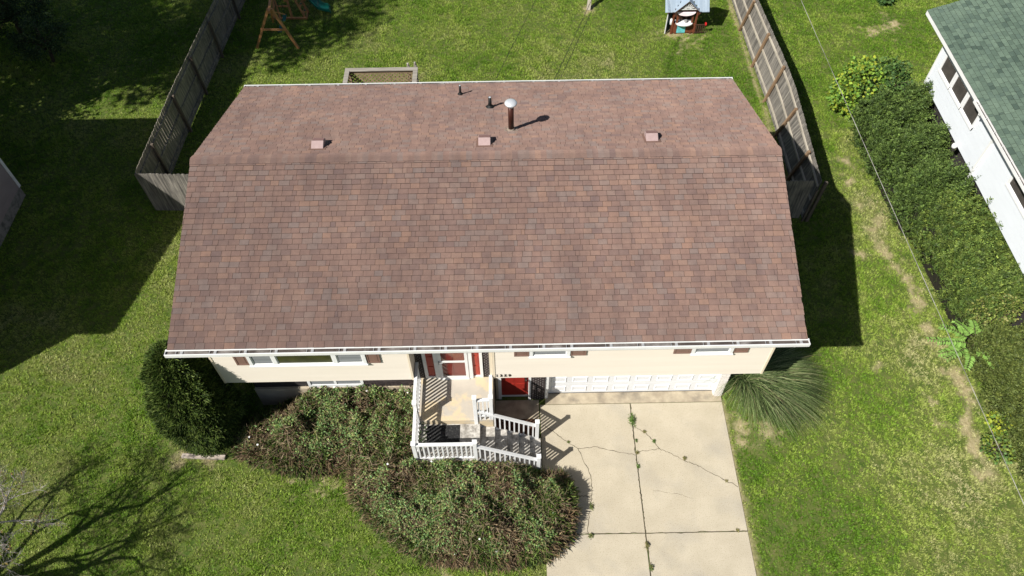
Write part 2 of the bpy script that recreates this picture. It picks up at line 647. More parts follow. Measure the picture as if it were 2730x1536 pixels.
def leaves(P, D, L, W, fold=.25):
    """diamond leaves: base P, direction D; returns V,F"""
    n = len(P)
    L = np.broadcast_to(np.asarray(L, float), (n,))[:, None]
    W = np.broadcast_to(np.asarray(W, float), (n,))[:, None]
    S = unit(np.cross(D, rand_dirs(n)))
    Nn = np.cross(S, D)
    mid = P + D * L * .45 - Nn * W * fold
    V = np.stack([P, mid + S * W * .5 + Nn * W * fold, P + D * L, mid - S * W * .5 + Nn * W * fold], 1).reshape(-1, 3)
    F = np.arange(n * 4).reshape(n, 4)
    return V, F


def sprays(P, D, L, W, droop=.15, seg=3, cross=True):
    """feathery shoots: tapered strips along D that bend; returns V,F, shoot index of each face, height fraction"""
    n = len(P)
    L = np.broadcast_to(np.asarray(L, float), (n,))[:, None]
    W = np.broadcast_to(np.asarray(W, float), (n,))[:, None]
    S0 = unit(np.cross(D, rand_dirs(n)))
    Vs, Fs, idx, fr = [], [], [], []
    off = 0
    for k in range(2 if cross else 1):
        S = S0 if k == 0 else unit(np.cross(S0, D))
        rows = []
        for i in range(seg + 1):
            t = i / seg
            c = P + D * L * t
            c = c + np.array([0, 0, -1.0]) * (droop * L * t * t)
            w = W * (1 - .8 * t) * (.55 + .45 * min(1, t * 4 + .2))
            rows += [c - S * w / 2, c + S * w / 2]
        V = np.stack(rows, 1)
        m = V.shape[1]
        base = off + np.arange(n)[:, None] * m
        for i in range(seg):
            Fs.append(base + np.array([2 * i, 2 * i + 1, 2 * i + 3, 2 * i + 2])[None, :])
            idx.append(np.arange(n))
            fr.append(np.full(n, (i + .5) / seg))
        Vs.append(V.reshape(-1, 3))
        off += n * m
    return np.concatenate(Vs), np.concatenate(Fs), np.concatenate(idx), np.concatenate(fr)


def feathers(P, D, L, W, droop=.25, pairs=4):
    """yew-like shoots: a thin curved axis with paired needle sprays, widest at the middle"""
    V, F, idx, fr = sprays(P, D, L, .012, droop, 2, False)
    n = len(P)
    Ln = np.broadcast_to(np.asarray(L, float), (n,))
    S0 = unit(np.cross(D, np.array([0, 0, 1.0]) + rand_dirs(n) * .7))
    Vs, Fs, I, R_ = [V], [F], [idx], [fr]
    off = len(V)
    for k in range(pairs):
        t = (k + .7) / (pairs + .3)
        c = P + D * (Ln * t)[:, None] + np.array([0, 0, -1.0]) * (droop * Ln * t * t)[:, None]
        dd = unit(D + np.array([0, 0, -1.0]) * (2 * droop * t))
        for sg in (-1, 1):
            d2 = unit(dd * .75 + S0 * sg + rand_dirs(n) * .25)
            v, f = leaves(c, d2, W * RNG.uniform(.8, 1.3, n) * (1.15 - .6 * t), np.broadcast_to(W, (n,)) * .42)
            Vs.append(v)
            Fs.append(f + off)
            off += len(v)
            I.append(np.arange(n))
            R_.append(np.full(n, t))
    return np.concatenate(Vs), np.concatenate(Fs), np.concatenate(I), np.concatenate(R_)


def pick(cols, n, jit=.18):
    cols = np.array(cols, float)
    c = cols[RNG.integers(0, len(cols), n)]
    return np.clip(c * (1 + RNG.normal(0, jit, (n, 1))), .003, 1)


# ================================================================== ground
HX0, HX1 = -.53, 14.396          # roof ends
YE, YR, YB = -.641, 4.025, 8.691  # front eave, ridge, back eave
ZE, ZR = 5.082, 6.626
WX0, WX1 = -.145, 14.14          # upper walls
YL = .60                         # lower wall face
ZC = 2.37                        # underside of the overhanging storey
DX0, DX1, DXJ = 8.30, 13.67, 10.96   # driveway
BUSH_L = [(-.72, -.85), (-.2, -1.12), (.6, -1.45), (1.5, -1.72), (2.4, -1.62), (3.0, -1.78), (4.0, -1.95), (4.84, -1.95), (4.84, .30), (3.2, .53), (1.7, .52), (.9, .40), (.4, .1), (-.1, -.25), (-.55, -.5)]
BUSH_R = [(2.95, -1.7), (3.1, -2.45), (3.7, -3.15), (4.4, -3.7), (5.1, -4.08), (5.9, -4.22), (7.3, -4.3), (8.3, -4.15), (8.95, -3.6), (9.12, -2.9), (9.08, -2.3), (8.80, -1.85), (8.30, -1.845), (6.5, -1.85), (4.84, -1.85), (3.9, -1.75)]


def drywetness(x, y):
    d = .30 + .95 * (vnoise(x * .55, y * .55, oct=3) - .5) + .6 * (vnoise(x * 2.6 + 40, y * 2.6, oct=3) - .5)
    d += .13 * np.clip((x - 15.5) / 3, 0, 1) * (y < 9)
    d += .22 * np.exp(-((x - 20.2) / .9) ** 2) * (y < 12) * (y > -3.5)
    d += .12 * np.clip((-1.0 - y) / 2, 0, 1) * np.clip((x - 16.5) / 2, 0, 1)
    d += .10 * ((y > 9) & (x > -1) & (x < 12))
    d -= .12 * ((x > 13.6) & (x < 17.5) & (y < 3))
    d += .05 * ((x < 4) & (y < 4))
    d -= .10 * ((x > 14) & (y > 12))
    return d


SOILSPOTS = [(19.39, 5.86, .28), (19.87, 8.06, .3), (19.93, .3, .22), (19.97, -.44, .24), (20.5, 1.26, .16), (20.42, -2.1, .2), (18.6, 1.5, .22),
             (2.25, -1.72, .5), (1.6, -1.62, .35), (14.0, -.42, .42), (14.7, -.62, .42), (-1.95, -1.02, .35), (23.4, 18.1, .55), (24.4, 18.6, .45), (20.1, 10.2, .3), (19.9, 9.2, .28),
             (15.2, 18.1, .75), (14.6, 18.25, .45), (-1.0, -.9, .4), (4.6, -3.0, .25), (20.0, 6.9, .2), (11.2, 19.95, .3), (20.15, 4.4, .15), (20.2, 3.3, .15), (5.6, -4.35, .2)]


def soilmask(x, y):
    s = np.zeros(np.shape(x))
    w = vnoise(x * 3.1, y * 3.1, oct=3) - .5
    w2 = vnoise(x * 8.1, y * 8.1 + 7, oct=2) - .5
    for cx, cy, r in SOILSPOTS:
        d = np.hypot(x - cx, y - cy) / r
        s = np.maximum(s, np.clip(1.0 - d + w * 2.6 + w2 * 2.2, 0, 1))
    # bare strip beside the hedge, wavy
    xc = 20.55 + .28 * np.sin(y * .55 + 1.0) + .12 * np.sin(y * 1.9)
    st = np.clip(1.05 - np.abs(x - xc) / .30 + w * 2.6 + w2 * 2.2 - .25, 0, 1) * (y < 9.5) * (y > -2.2) * np.clip((9.5 - y) / 3, 0, 1)
    s = np.maximum(s, st * .95)
    # driveway edge
    e = np.clip(1.0 - (x - 13.67) / .16 + w * 1.2, 0, 1) * (x > 13.6) * (y < .4)
    s = np.maximum(s, e * .8)
    # foot of the right fence
    e = np.clip(1.0 - np.abs(x - 17.62) / .13 + w * 1.0, 0, 1) * (y > 7.4) * (y < 24)
    return np.maximum(s, e * .85)


def ground():
    step = .14
    gx, gy = np.arange(-24, 34.01, step), np.arange(-9, 27.01, step)
    X, Y = np.meshgrid(gx, gy)
    nx, ny = len(gx), len(gy)
    Z = -.02 + .012 * (vnoise(X * 1.1, Y * 1.1, oct=2) - .5)
    Z[0, :] = Z[-1, :] = -.02
    Z[:, 0] = Z[:, -1] = -.02
    V = np.stack([X.ravel(), Y.ravel(), Z.ravel()], 1)
    i = np.arange((ny - 1) * nx).reshape(ny - 1, nx)[:, :-1].ravel()
    F = np.stack([i, i + 1, i + nx + 1, i + nx], 1)
    S = soilmask(X, Y).ravel()
    # wide surround
    b = len(V)
    B = 400.0
    xs, ys = (-24, gx[-1]), (-9, gy[-1])
    out = [(-B, -B, -.02), (B, -B, -.02), (B, B, -.02), (-B, B, -.02)]
    inn = [0, nx - 1, nx * ny - 1, nx * (ny - 1)]
    V = np.concatenate([V, np.array(out)])
    S = np.concatenate([S, np.zeros(4)])
    ring = [[b + k, b + (k + 1) % 4, inn[(k + 1) % 4], inn[k]] for k in range(4)]
    F = np.concatenate([F, np.array(ring)])
    me = np_mesh('lawn', V, F, None, 'lawn_ground', True)
    a = me.attributes.new('soil', 'FLOAT', 'POINT')
    a.data.foreach_set('value', S.astype(np.float32))
    o = link('lawn', me)
    struct(o)
    o['label'] = 'mown lawn around the houses'
    return o


ground()


def lawn_ok(x, y):
    ok = np.ones(x.shape, bool)
    ok &= ~((x > -.1) & (x < 13.72) & (y > .5) & (y < 8.1))
    ok &= ~((x > DX0 - .02) & (x < DX1 + .02 + .05 * (vnoise(y * 3, y * 0 + .3) - .3)) & (y < .7))
    ok &= ~((x > 4.8) & (x < 8.35) & (y > -1.9) & (y < .7))
    ok &= ~((x < -9.98) & (y > .2) & (y < 9.3))
    ok &= ~((x > 22.6) & (y < 11.7))
    ok &= ~((x > 14.55) & (x < 15.65) & (y > 18.1) & (y < 19.2))
    for P in (BUSH_L, BUSH_R):
        ok &= ~(in_poly(x, y, P) & (edge_dist(x, y, P) > .25))
    ok &= ~((np.hypot(x + 1.15, y + .18) < .8))
    ok &= ~((x > 21.6) & (x < 22.6) & (y < 12) & (y > -3))
    return ok


def in_view(x, y, z=0.0, mx=1.14):
    v = np.stack([x - CAM.x, y - CAM.y, np.full(x.shape, z - CAM.z)], 1)
    d = v @ np.array(_F)
    px = (v @ np.array(_R2)) / d * 2034.6 / 1365
    py = (v @ np.array(_U2)) / d * 2034.6 / 768
    return (np.abs(px) < mx) & (np.abs(py) < mx * 1.03)


def grass():
    tufts = []
    for k in range(3):
        n = 15
        ang = RNG.uniform(0, 2 * math.pi, n)
        r = .06 * np.sqrt(RNG.random(n))
        P = np.stack([r * np.cos(ang), r * np.sin(ang), np.full(n, -.01)], 1)
        lean = RNG.uniform(.15, 1.15, n)
        a2 = ang + RNG.normal(0, .9, n)
        D = np.stack([np.sin(lean) * np.cos(a2), np.sin(lean) * np.sin(a2), np.cos(lean)], 1)
        L = RNG.uniform(.045, .085, n)
        W = RNG.uniform(.008, .013, n)
        S = unit(np.cross(D, np.array([0, 0, 1.0]))) * W[:, None] / 2
        tip = P + D * L[:, None] - np.array([0, 0, 1.0]) * (L * .15 * lean)[:, None]
        mid = P + D * L[:, None] * .55
        V = np.stack([P - S, P + S, mid + S * .9, tip + S * .15, tip - S * .15, mid - S * .9], 1).reshape(-1, 3)
        b = np.arange(n)[:, None] * 6
        F = np.concatenate([b + np.array([0, 1, 2, 5]), b + np.array([5, 2, 3, 4])])
        me = np_mesh('grass_tuft', V, F, None, 'grass_blades')
        sh = np.repeat(RNG.uniform(.55, 1.5, n)[None, :], 2, 0).ravel()
        a = me.attributes.new('shade', 'FLOAT_COLOR', 'FACE')
        c = np.ones((len(F), 4), np.float32)
        c[:, :3] = sh[:, None]
        a.data.foreach_set('color', c.ravel())
        tufts.append(bpy.data.objects.new('grass_tuft', me))
    n = 250000
    x, y = RNG.uniform(-20, 33, n), RNG.uniform(-7, 25, n)
    k = in_view(x, y) & lawn_ok(x, y)
    x, y = x[k], y[k]
    s = soilmask(x, y)
    k = RNG.random(len(x)) > s * .5
    x, y, s = x[k], y[k], s[k]
    d = np.clip(drywetness(x, y) + s * .8 + RNG.normal(0, .11, len(x)), 0, 1)
    lush = np.clip(vnoise(x * .9 + 11, y * .9 + 3, oct=2) * 1.3 - .1, 0, 1)
    sc = (.70 + .6 * lush) * RNG.uniform(.75, 1.3, len(x)) * (1 - .35 * s)
    me = bpy.data.meshes.new('grass')
    me.vertices.add(len(x))
    me.vertices.foreach_set('co', np.stack([x, y, np.full(len(x), -.015)], 1).astype(np.float32).ravel())
    for nm, val in (('dry', d), ('scl', sc), ('yaw', RNG.uniform(0, 6.283, len(x))), ('kind_f', RNG.integers(0, 3, len(x)).astype(float))):
        a = me.attributes.new(nm, 'FLOAT', 'POINT')
        a.data.foreach_set('value', np.asarray(val, np.float32))
    o = link('grass', me)
    stuff(o)
    o['label'] = 'short green and straw coloured grass blades of the lawn'
    o['category'] = 'grass'
    ng = bpy.data.node_groups.new('grass_scatter', 'GeometryNodeTree')
    ng.interface.new_socket('Geometry', in_out='INPUT', socket_type='NodeSocketGeometry')
    ng.interface.new_socket('Geometry', in_out='OUTPUT', socket_type='NodeSocketGeometry')
    gi, go = ng.nodes.new('NodeGroupInput'), ng.nodes.new('NodeGroupOutput')
    jn = ng.nodes.new('GeometryNodeJoinGeometry')

    def attr(nm):
        a = ng.nodes.new('GeometryNodeInputNamedAttribute')
        a.data_type = 'FLOAT'
        a.inputs['Name'].default_value = nm
        return [s for s in a.outputs if s.enabled and s.name == 'Attribute'][0]
    yaw, scl, kf = attr('yaw'), attr('scl'), attr('kind_f')
    cx = ng.nodes.new('ShaderNodeCombineXYZ')
    ng.links.new(yaw, cx.inputs['Z'])
    for i, t in enumerate(tufts):
        cmpn = ng.nodes.new('FunctionNodeCompare')
        cmpn.data_type = 'FLOAT'
        cmpn.operation = 'EQUAL'
        cmpn.inputs['Epsilon'].default_value = .1
        fl = [s for s in cmpn.inputs if s.type == 'VALUE' and s.enabled]
        ng.links.new(kf, fl[0])
        fl[1].default_value = float(i)
        oi = ng.nodes.new('GeometryNodeObjectInfo')
        oi.inputs['Object'].default_value = t
        ip = ng.nodes.new('GeometryNodeInstanceOnPoints')
        ng.links.new(gi.outputs[0], ip.inputs['Points'])
        ng.links.new(cmpn.outputs[0], ip.inputs['Selection'])
        ng.links.new(oi.outputs['Geometry'], ip.inputs['Instance'])
        ng.links.new(cx.outputs[0], ip.inputs['Rotation'])
        ng.links.new(scl, ip.inputs['Scale'])
        ng.links.new(ip.outputs[0], jn.inputs[0])
    ng.links.new(jn.outputs[0], go.inputs[0])
    md = o.modifiers.new('scatter', 'NODES')
    md.node_group = ng


grass()

# ------------------------------------------------------------------ driveway


def ribbon(pts, w, z, name, matname, parent, jit=.35, sub=7):
    """ragged flat strip following a polyline"""
    P = []
    for (a, b) in zip(pts[:-1], pts[1:]):
        for k in range(sub):
            t = k / sub
            P.append((a[0] + (b[0] - a[0]) * t, a[1] + (b[1] - a[1]) * t))
    P.append(pts[-1])
    P = np.array(P)
    if sub > 1:
        P[1:-1] += RNG.normal(0, .011, P[1:-1].shape)
    T = np.gradient(P, axis=0)
    T /= np.linalg.norm(T, axis=1, keepdims=True)
    Nn = np.stack([-T[:, 1], T[:, 0]], 1)
    mb = MB()
    L = P + Nn * (w / 2 * (1 + RNG.normal(0, jit, len(P)).clip(-.7, 1.6)))[:, None]
    Rr = P - Nn * (w / 2 * (1 + RNG.normal(0, jit, len(P)).clip(-.7, 1.6)))[:, None]
    for i in range(len(P) - 1):
        mb.poly([(*L[i], z), (*Rr[i], z), (*Rr[i + 1], z), (*L[i + 1], z)])
    return mb.build(name, matname, parent)


drive = struct(MB().bx(DX0, DX1, -9.0, .40, -.14, -.035).build('driveway', 'joint_black'))
drive['label'] = 'pale concrete driveway with cracks in front of the garage'
JY = -3.45
for (x0, x1, y0, y1) in ((DX0, DXJ - .012, JY + .01, .385), (DXJ + .012, DX1, JY + .01, .385), (DX0, DXJ - .014, -9.0, JY - .01), (DXJ + .014, DX1, -9.0, JY - .01)):
    MB().bx(x0, x1, y0, y1, -.12, 0.0).build('slab', 'drive_concrete', drive, bevel=.006)
MB().bx(8.46, DX1, .40, .86, -.12, .012).build('apron', 'apron_concrete', drive, bevel=.005)
MB().bx(7.0, 8.27, -.05, .56, -.12, -.004).build('walk_slab', 'apron_concrete', drive, bevel=.005)
CR = dict(a=[(8.36, -.26), (8.46, -.34), (8.73, -.54), (9.05, -.83), (9.33, -1.01), (9.48, -1.42), (9.63, -1.8), (9.64, -2.17), (9.6, -2.5), (9.52, -2.82), (9.42, -3.41)],
          b=[(9.33, -1.01), (9.81, -.96), (10.34, -1.11), (10.93, -1.25)],
          c=[(10.97, -.36), (11.28, -.55), (11.51, -.84), (11.64, -1.07), (11.93, -1.2), (12.26, -1.42), (12.63, -1.59), (13.15, -1.91), (13.64, -2.23)],
          d=[(10.99, -1.16), (11.29, -1.11), (11.64, -1.07)], e=[(9.13, -2.44), (9.34, -2.4), (9.59, -2.42)], f=[(11.3, -2.3), (11.9, -2.38), (12.35, -2.52)])
for k, pts in CR.items():
    ribbon(pts, .013 if k != 'f' else .006, .004, 'crack', 'crack_dirt', drive)
ribbon([(DXJ, .38), (DXJ - .01, -1.2), (DXJ, -2.4), (DXJ + .01, -3.4), (DXJ, -6)], .02, .0045, 'joint_dirt', 'crack_dirt', drive, jit=.5, sub=20)
ribbon([(DX0 + .5, JY), (DXJ, JY), (DX1, JY)], .016, .0042, 'joint_dirt', 'crack_dirt', drive, jit=.4, sub=20)

# weeds in the cracks
def weed(x, y, r, h, label, cols, n=160, long=False):
    t = thing('weed', label, 'weed', (x, y, 0), 'weeds in the driveway cracks')
    r, h, n = (r, h, n) if n > 400 else (r * .62, h * .7, int(n * .8))
    a = RNG.uniform(0, 6.283, n)
    rr = np.abs(RNG.normal(0, .5, n)).clip(0, 1.3)
    ry = r * (2.4 if long else 1.1)
    P = np.stack([x + rr * r * np.cos(a), y + rr * ry * np.sin(a), RNG.uniform(.004, h, n) * (1.4 - rr)], 1)
    D = unit(np.stack([np.cos(a) * .3, np.sin(a) * .3, RNG.uniform(.0, .5, n)], 1) + RNG.normal(0, .6, (n, 3)))
    V, F = leaves(P, D, RNG.uniform(.025, .06, n), RNG.uniform(.012, .03, n))
    link('foliage', np_mesh('foliage', V, F, pick(cols, n), 'leaves'), t)
    return t


GW = [(.15, .25, .055), (.11, .20, .045), (.19, .26, .08)]
DW = [(.34, .29, .13), (.25, .22, .10), (.20, .22, .08)]
weed(10.96, -.18, .10, .09, 'leafy green weed in the driveway joint nearest the garage', GW, 420, True)
weed(11.0, -.81, .035, .04, 'small weed in the joint below the leafy one', GW, 70, True)
weed(10.99, -1.18, .07, .03, 'dry brownish weed where a crack meets the centre joint', DW, 130)
weed(10.97, -1.58, .06, .05, 'low green weed in the centre joint of the middle slabs', GW, 130, True)
weed(11.51, -.84, .07, .04, 'green weed in the diagonal crack of the right slab', GW, 140)
weed(11.27, -.54, .06, .03, 'moss-like weed at the upper end of the diagonal crack', DW, 110)
weed(12.3, -1.38, .07, .07, 'dry grassy weed halfway along the diagonal crack', DW, 150)
weed(9.58, -2.72, .07, .07, 'straggling weed in the curved crack beside the bush', GW + DW, 200, True)
weed(9.5, -3.5, .10, .08, 'weed where the curved crack meets the cross joint', GW + DW, 180)
weed(10.96, -3.78, .08, .09, 'long dry grassy weed in the centre joint below the cross joint', DW, 320, True)
weed(10.99, -4.35, .06, .08, 'green weed in the centre joint at the bottom edge', GW + DW, 260, True)
weed(13.4, -3.43, .07, .03, 'small weed in the cross joint by the lawn', DW, 90)
weed(9.07, -.81, .05, .03, 'tiny weed in the crack near the stair rail', DW + GW, 70)
weed(13.36, -2.06, .05, .02, 'tiny dark weed at the lower end of the diagonal crack', DW, 60)

# ================================================================== roofs


def shingle_roof(parent, x0, x1, p_eave, p_ridge, up, n_named, matname, expo=.143, tabw=(.205, .268), near_first=True, ridge=True, xvec=Vector((1, 0, 0)), thick=.022, named_ok=None, stag=None):
    """courses of tabs laid from eave to ridge. p_eave/p_ridge: points (at x0) of the deck; every tab has its own edges and depth"""
    e, r = Vector(p_eave), Vector(p_ridge)
    sl = (r - e)
    Ls = sl.length
    s = sl.normalized()
    nrm = xvec.cross(s).normalized()
    if nrm.z < 0:
        nrm = -nrm
    nc = int(Ls / expo)
    rest = MB()
    named = []
    rnd = random.Random(int(abs(e.x * 10 + e.y * 77)) + 5)
    tabs = []
    for i in range(nc + 1):
        a0 = i * expo - (.014 if i == 0 else 0)
        a1 = min((i + 1) * expo + .02, Ls)
        x = x0 - rnd.uniform(0, .25)
        while x < x1:
            w = rnd.uniform(*tabw)
            if rnd.random() < .09:
                w *= rnd.uniform(.3, .6)
            xa, xb = max(x, x0), min(x + w, x1)
            if xb - xa > .02:
                tabs.append((i, xa, xb, a0 + rnd.uniform(-.003, .003), a1, rnd.random(), rnd.uniform(.8, 1.25)))
            x += w
    order = sorted(range(len(tabs)), key=lambda k: tabs[k][0]) if near_first else list(range(len(tabs)))
    if named_ok:
        order = [k for k in order if named_ok(e + s * tabs[k][3] + xvec * (tabs[k][1] - x0))]
    named_set = set(order[:n_named])
    g = .006
    for k, (i, xa, xb, a0, a1, tn, th) in enumerate(tabs):
        tk = thick * th
        b = e + xvec * (xa - x0 + g / 2)
        c = e + xvec * (xb - x0 - g / 2)
        lo0, lo1 = nrm * .001, nrm * (.003 + tk)
        hi0, hi1 = nrm * .0005, nrm * .004
        c8 = [b + s * a0 + lo0, c + s * a0 + lo0, c + s * a1 + hi0, b + s * a1 + hi0,
              b + s * a0 + lo1, c + s * a0 + lo1, c + s * a1 + hi1, b + s * a1 + hi1]
        mb = MB() if k in named_set else rest
        o0 = len(mb.f)
        mb.quadbox(c8, 1, tn)
        mb.m[o0 + 1] = 0
        if k in named_set:
            mb.build('shingle', [matname, 'asphalt_edge'], parent, tint=True)
    return stuff(rest.build('shingle_courses', [matname, 'asphalt_edge'], parent, tint=True))


# ================================================================== the house
house = thing('house', 'split-level house with brown shingle roof and cream siding in the middle', 'house', (7, 0, 0))
roof = MB().prism([(HX0 + .02, YE + .03, ZE - .012), (HX0 + .02, YR, ZR - .012), (HX0 + .02, YB - .03, ZE - .012),
                   (HX0 + .02, YB - .03, ZE - .03), (HX0 + .02, YR, ZR - .16), (HX0 + .02, YE + .03, ZE - .03)], (HX1 - HX0 - .04, 0, 0)).build('roof', 'asphalt_edge', house)
shingle_roof(roof, HX0, HX1, (HX0, YE - .005, ZE - .004), (HX0, YR, ZR - .004), 1, 290, 'shingle_brown')
shingle_roof(roof, HX0, HX1, (HX0, YB + .005, ZE - .004), (HX0, YR, ZR - .004), 1, 0, 'shingle_brown')
# ridge caps
sl = math.atan2(ZR - ZE, YR - YE)
x = HX0 - .005
k = 0
while x < HX1 - .02:
    xb = min(x + .165, HX1 + .004)
    t0, t1 = .012, .006
    mb = MB()
    tn = random.random()
    prof = []
    for xx, tt in ((x, .016), (xb, .007)):
        prof.append([(xx, YR - .165 * math.cos(sl), ZR - .165 * math.sin(sl) + .026), (xx, YR - .03, ZR + tt + .014), (xx, YR + .03, ZR + tt + .014), (xx, YR + .165 * math.cos(sl), ZR - .165 * math.sin(sl) + .026)])
    for j in range(3):
        mb.poly([prof[0][j], prof[1][j], prof[1][j + 1], prof[0][j + 1]], 0, tn)
    mb.poly([(p[0], p[1], p[2]) for p in prof[0]] + [(p[0], p[1], p[2] - .016) for p in prof[0][::-1]], 1, tn)
    for sgn in (0, 3):
        a, b = prof[0][sgn], prof[1][sgn]
        mb.poly([a, b, (b[0], b[1], b[2] - .026), (a[0], a[1], a[2] - .026)], 1, tn)
    mb.build('ridge_cap', ['shingle_brown', 'asphalt_edge'], roof, tint=True)
    x += .145
# rake boards and fascia
for x0 in (HX0 + .012, HX1 - .037):
    for ya, yb in ((YE + .02, YR), (YB - .02, YR)):
        MB().prism([(x0, ya, ZE - .03), (x0, yb, ZR - .035), (x0, yb, ZR - .19), (x0, ya, ZE - .17)], (.025, 0, 0)).build('rake_board', 'fascia_white', house)
MB().bx(HX0 + .04, HX1 - .04, YE + .02, YE + .045, ZE - .17, ZE - .012).build('fascia', 'fascia_white', house)
MB().bx(HX0 + .04, HX1 - .04, YB - .045, YB - .02, ZE - .17, ZE - .012).build('fascia', 'fascia_white', house)
MB().bx(HX0 + .04, HX1 - .04, YE + .045, 0.02, ZE - .17, ZE - .155).build('soffit', 'soffit', house)
MB().bx(HX0 + .04, HX1 - .04, 8.03, YB - .045, ZE - .17, ZE - .155).build('soffit', 'soffit', house)


def gutter(parent, x0, x1, y, z, sgn, w=.125, n=20, horizontal=True):
    """open K-style trough along x; sgn -1: hangs on the -y side"""
    mb = MB()
    y0, y1 = y, y + sgn * w

    def sb(a_, b_, za, zb):
        mb.bx(x0, x1, min(y0 + sgn * a_, y0 + sgn * b_), max(y0 + sgn * a_, y0 + sgn * b_), za, zb)
    sb(0, .046, z - .012, z + .004)                      # drip flange under the shingles
    sb(0, .016, z - .11, z - .0125)
    sb(w - .024, w, z - .012, z)                         # rolled lip
    sb(w - .006, w, z - .09, z - .0125)
    sb(.0165, w - .004, z - .115, z - .108)
    for xe in (x0, x1 - .012):
        mb.bx(xe, xe + .012, min(y0, y1) + .004, max(y0, y1) - .004, z - .107, z - .004)
    g = mb.build('gutter', 'white_paint', parent)
    MB().bx(x0 + .013, x1 - .013, min(y0 + sgn * .017, y1 - sgn * .007), max(y0 + sgn * .017, y1 - sgn * .007), z - .107, z - .045).build('gutter_debris', 'gutter_inside', g)
    for k in range(n):
        xx = x0 + .25 + (x1 - x0 - .5) * (k + random.uniform(-.12, .12)) / (n - 1)
        a, b = min(y0, y1), max(y0, y1)
        hb = MB().bx(xx, xx + .012, a + .01, b - .01, z - .022, z - .014)
        hb.bx(xx + .10, xx + .165, a + .03, b - .015, z - .07, z - .026)
        hb.build('gutter_hanger', 'bracket_metal', g)
    return g


gutter(house, HX0 - .045, HX1 + .04, YE + .005, ZE - .016, -1, w=.160, n=20)
gutter(house, HX0 - .02, HX1 + .02, YB - .005, ZE - .016, 1, w=.16, n=18)
MB().tube([(HX1 - .25, YE - .06, ZE - .13), (HX1 - .25, YE - .06, ZE - .22), (HX1 - .25, YE + .3, ZE - .42)], .04, 10).build('gutter_outlet', 'white_paint', house)
MB().tube([(HX0 + .25, YE - .06, ZE - .13), (HX0 + .25, YE - .06, ZE - .22), (HX0 + .25, YE + .3, ZE - .42)], .04, 10).build('gutter_outlet', 'white_paint', house)

# walls ------------------------------------------------------------
def siding(parent, x0, x1, y, z0, z1, e, matname, name='siding_board', axis='x', out=-1, lap=.014):
    """horizontal lap boards on a wall plane; axis x: wall runs along x, outward direction out*y"""
    n = int(round((z1 - z0) / e))
    e = (z1 - z0) / n
    L = x1 - x0
    mb = MB()
    if axis == 'x':
        pr = [(0, 0, 0), (0, out * (lap + .006), 0), (0, out * .006, e), (0, 0, e)]
        mb.prism(pr, (L, 0, 0))
    else:
        pr = [(0, 0, 0), (out * (lap + .006), 0, 0), (out * .006, 0, e), (0, 0, e)]
        mb.prism(pr, (0, L, 0))
    me = mb.mesh(name, matname)
    for i in range(n):
        o = link(name, me, parent)
        z = z0 + i * e
        o.location = (x0, y, z) if axis == 'x' else (y, x0, z)
    return e


wall = MB()
wall.bx(WX0, 4.85, .0, .30, ZC, 4.93).bx(7.02, WX1, .0, .30, ZC, 4.93)            # two front bays of the upper storey
wall.bx(4.85, 7.02, YL + .05, .85, 1.2, 4.93)                                     # back of the entry recess
wall.bx(WX0, WX0 + .15, .30, 8.03, ZC, 4.93).bx(WX1 - .15, WX1, .30, 8.03, ZC, 4.93).bx(WX0 + .15, WX1 - .15, 7.9, 8.03, 0, 4.93)
wall.bx(WX0 + .15, 4.70, .30, .85, ZC, ZC + .1).bx(7.17, WX1 - .15, .30, .95, ZC, ZC + .1)
wall.bx(4.70, 4.85, .30, YL + .05, ZC, 4.93).bx(7.02, 7.17, .30, YL + .05, ZC, 4.93)
wallo = wall.build('wall', 'cream_trim', house)
siding(wallo, WX0, 4.85, -.001, ZC + .002, 4.92, .115, 'cream_siding')
siding(wallo, 7.02, WX1, -.001, ZC + .002, 4.92, .115, 'cream_siding')
siding(wallo, .0, 8.03, WX1 + .001, ZC + .002, 4.92, .115, 'cream_siding', axis='y', out=1)
siding(wallo, .0, 8.03, WX0 - .001, ZC + .002, 4.92, .115, 'cream_siding', axis='y', out=-1)
siding(wallo, .0, YL, 4.851, ZC + .002, 4.92, .115, 'cream_siding', axis='y', out=1)
for xx in (WX0 - .022, 4.83, 6.99, WX1 - .03):
    MB().bx(xx, xx + .055, -.03, -.001, ZC - .01, 4.92).build('corner_trim', 'cream_trim', house)
MB().prism([(WX0 + .02, 0.3, 4.9), (WX0 + .02, 7.9, 4.9), (WX0 + .02, YR, ZR - .2)], (.1, 0, 0)).build('gable_wall', 'cream_trim', house)
MB().prism([(WX1 - .12, 0.3, 4.9), (WX1 - .12, 7.9, 4.9), (WX1 - .12, YR, ZR - .2)], (.1, 0, 0)).build('gable_wall', 'cream_trim', house)
# lower storey carcass
low = MB()
low.bx(.15, 3.30, YL + .03, .85, 0, ZC - .003).bx(3.30, 4.85, YL + .03, .85, 0, ZC - .003)
low.bx(4.85, 7.02, YL + .04, .85, 0, 1.2).bx(7.02, 8.52, .80, .95, 0, ZC - .003).bx(8.52, 13.45, .86, 1.0, 0, ZC - .003)
low.bx(.15, .30, .85, 7.9, 0, ZC - .003).bx(13.55, 13.69, .86, 7.9, 0, ZC - .003)
low.build('lower_wall', 'mortar_dark', house)
MB().bx(WX0, 4.85, 0.0, YL + .2, ZC - .02, ZC - .004).build('overhang_soffit', 'soffit', house)
MB().bx(7.02, WX1, 0.0, .86, ZC - .02, ZC - .004).build('overhang_soffit', 'soffit', house)


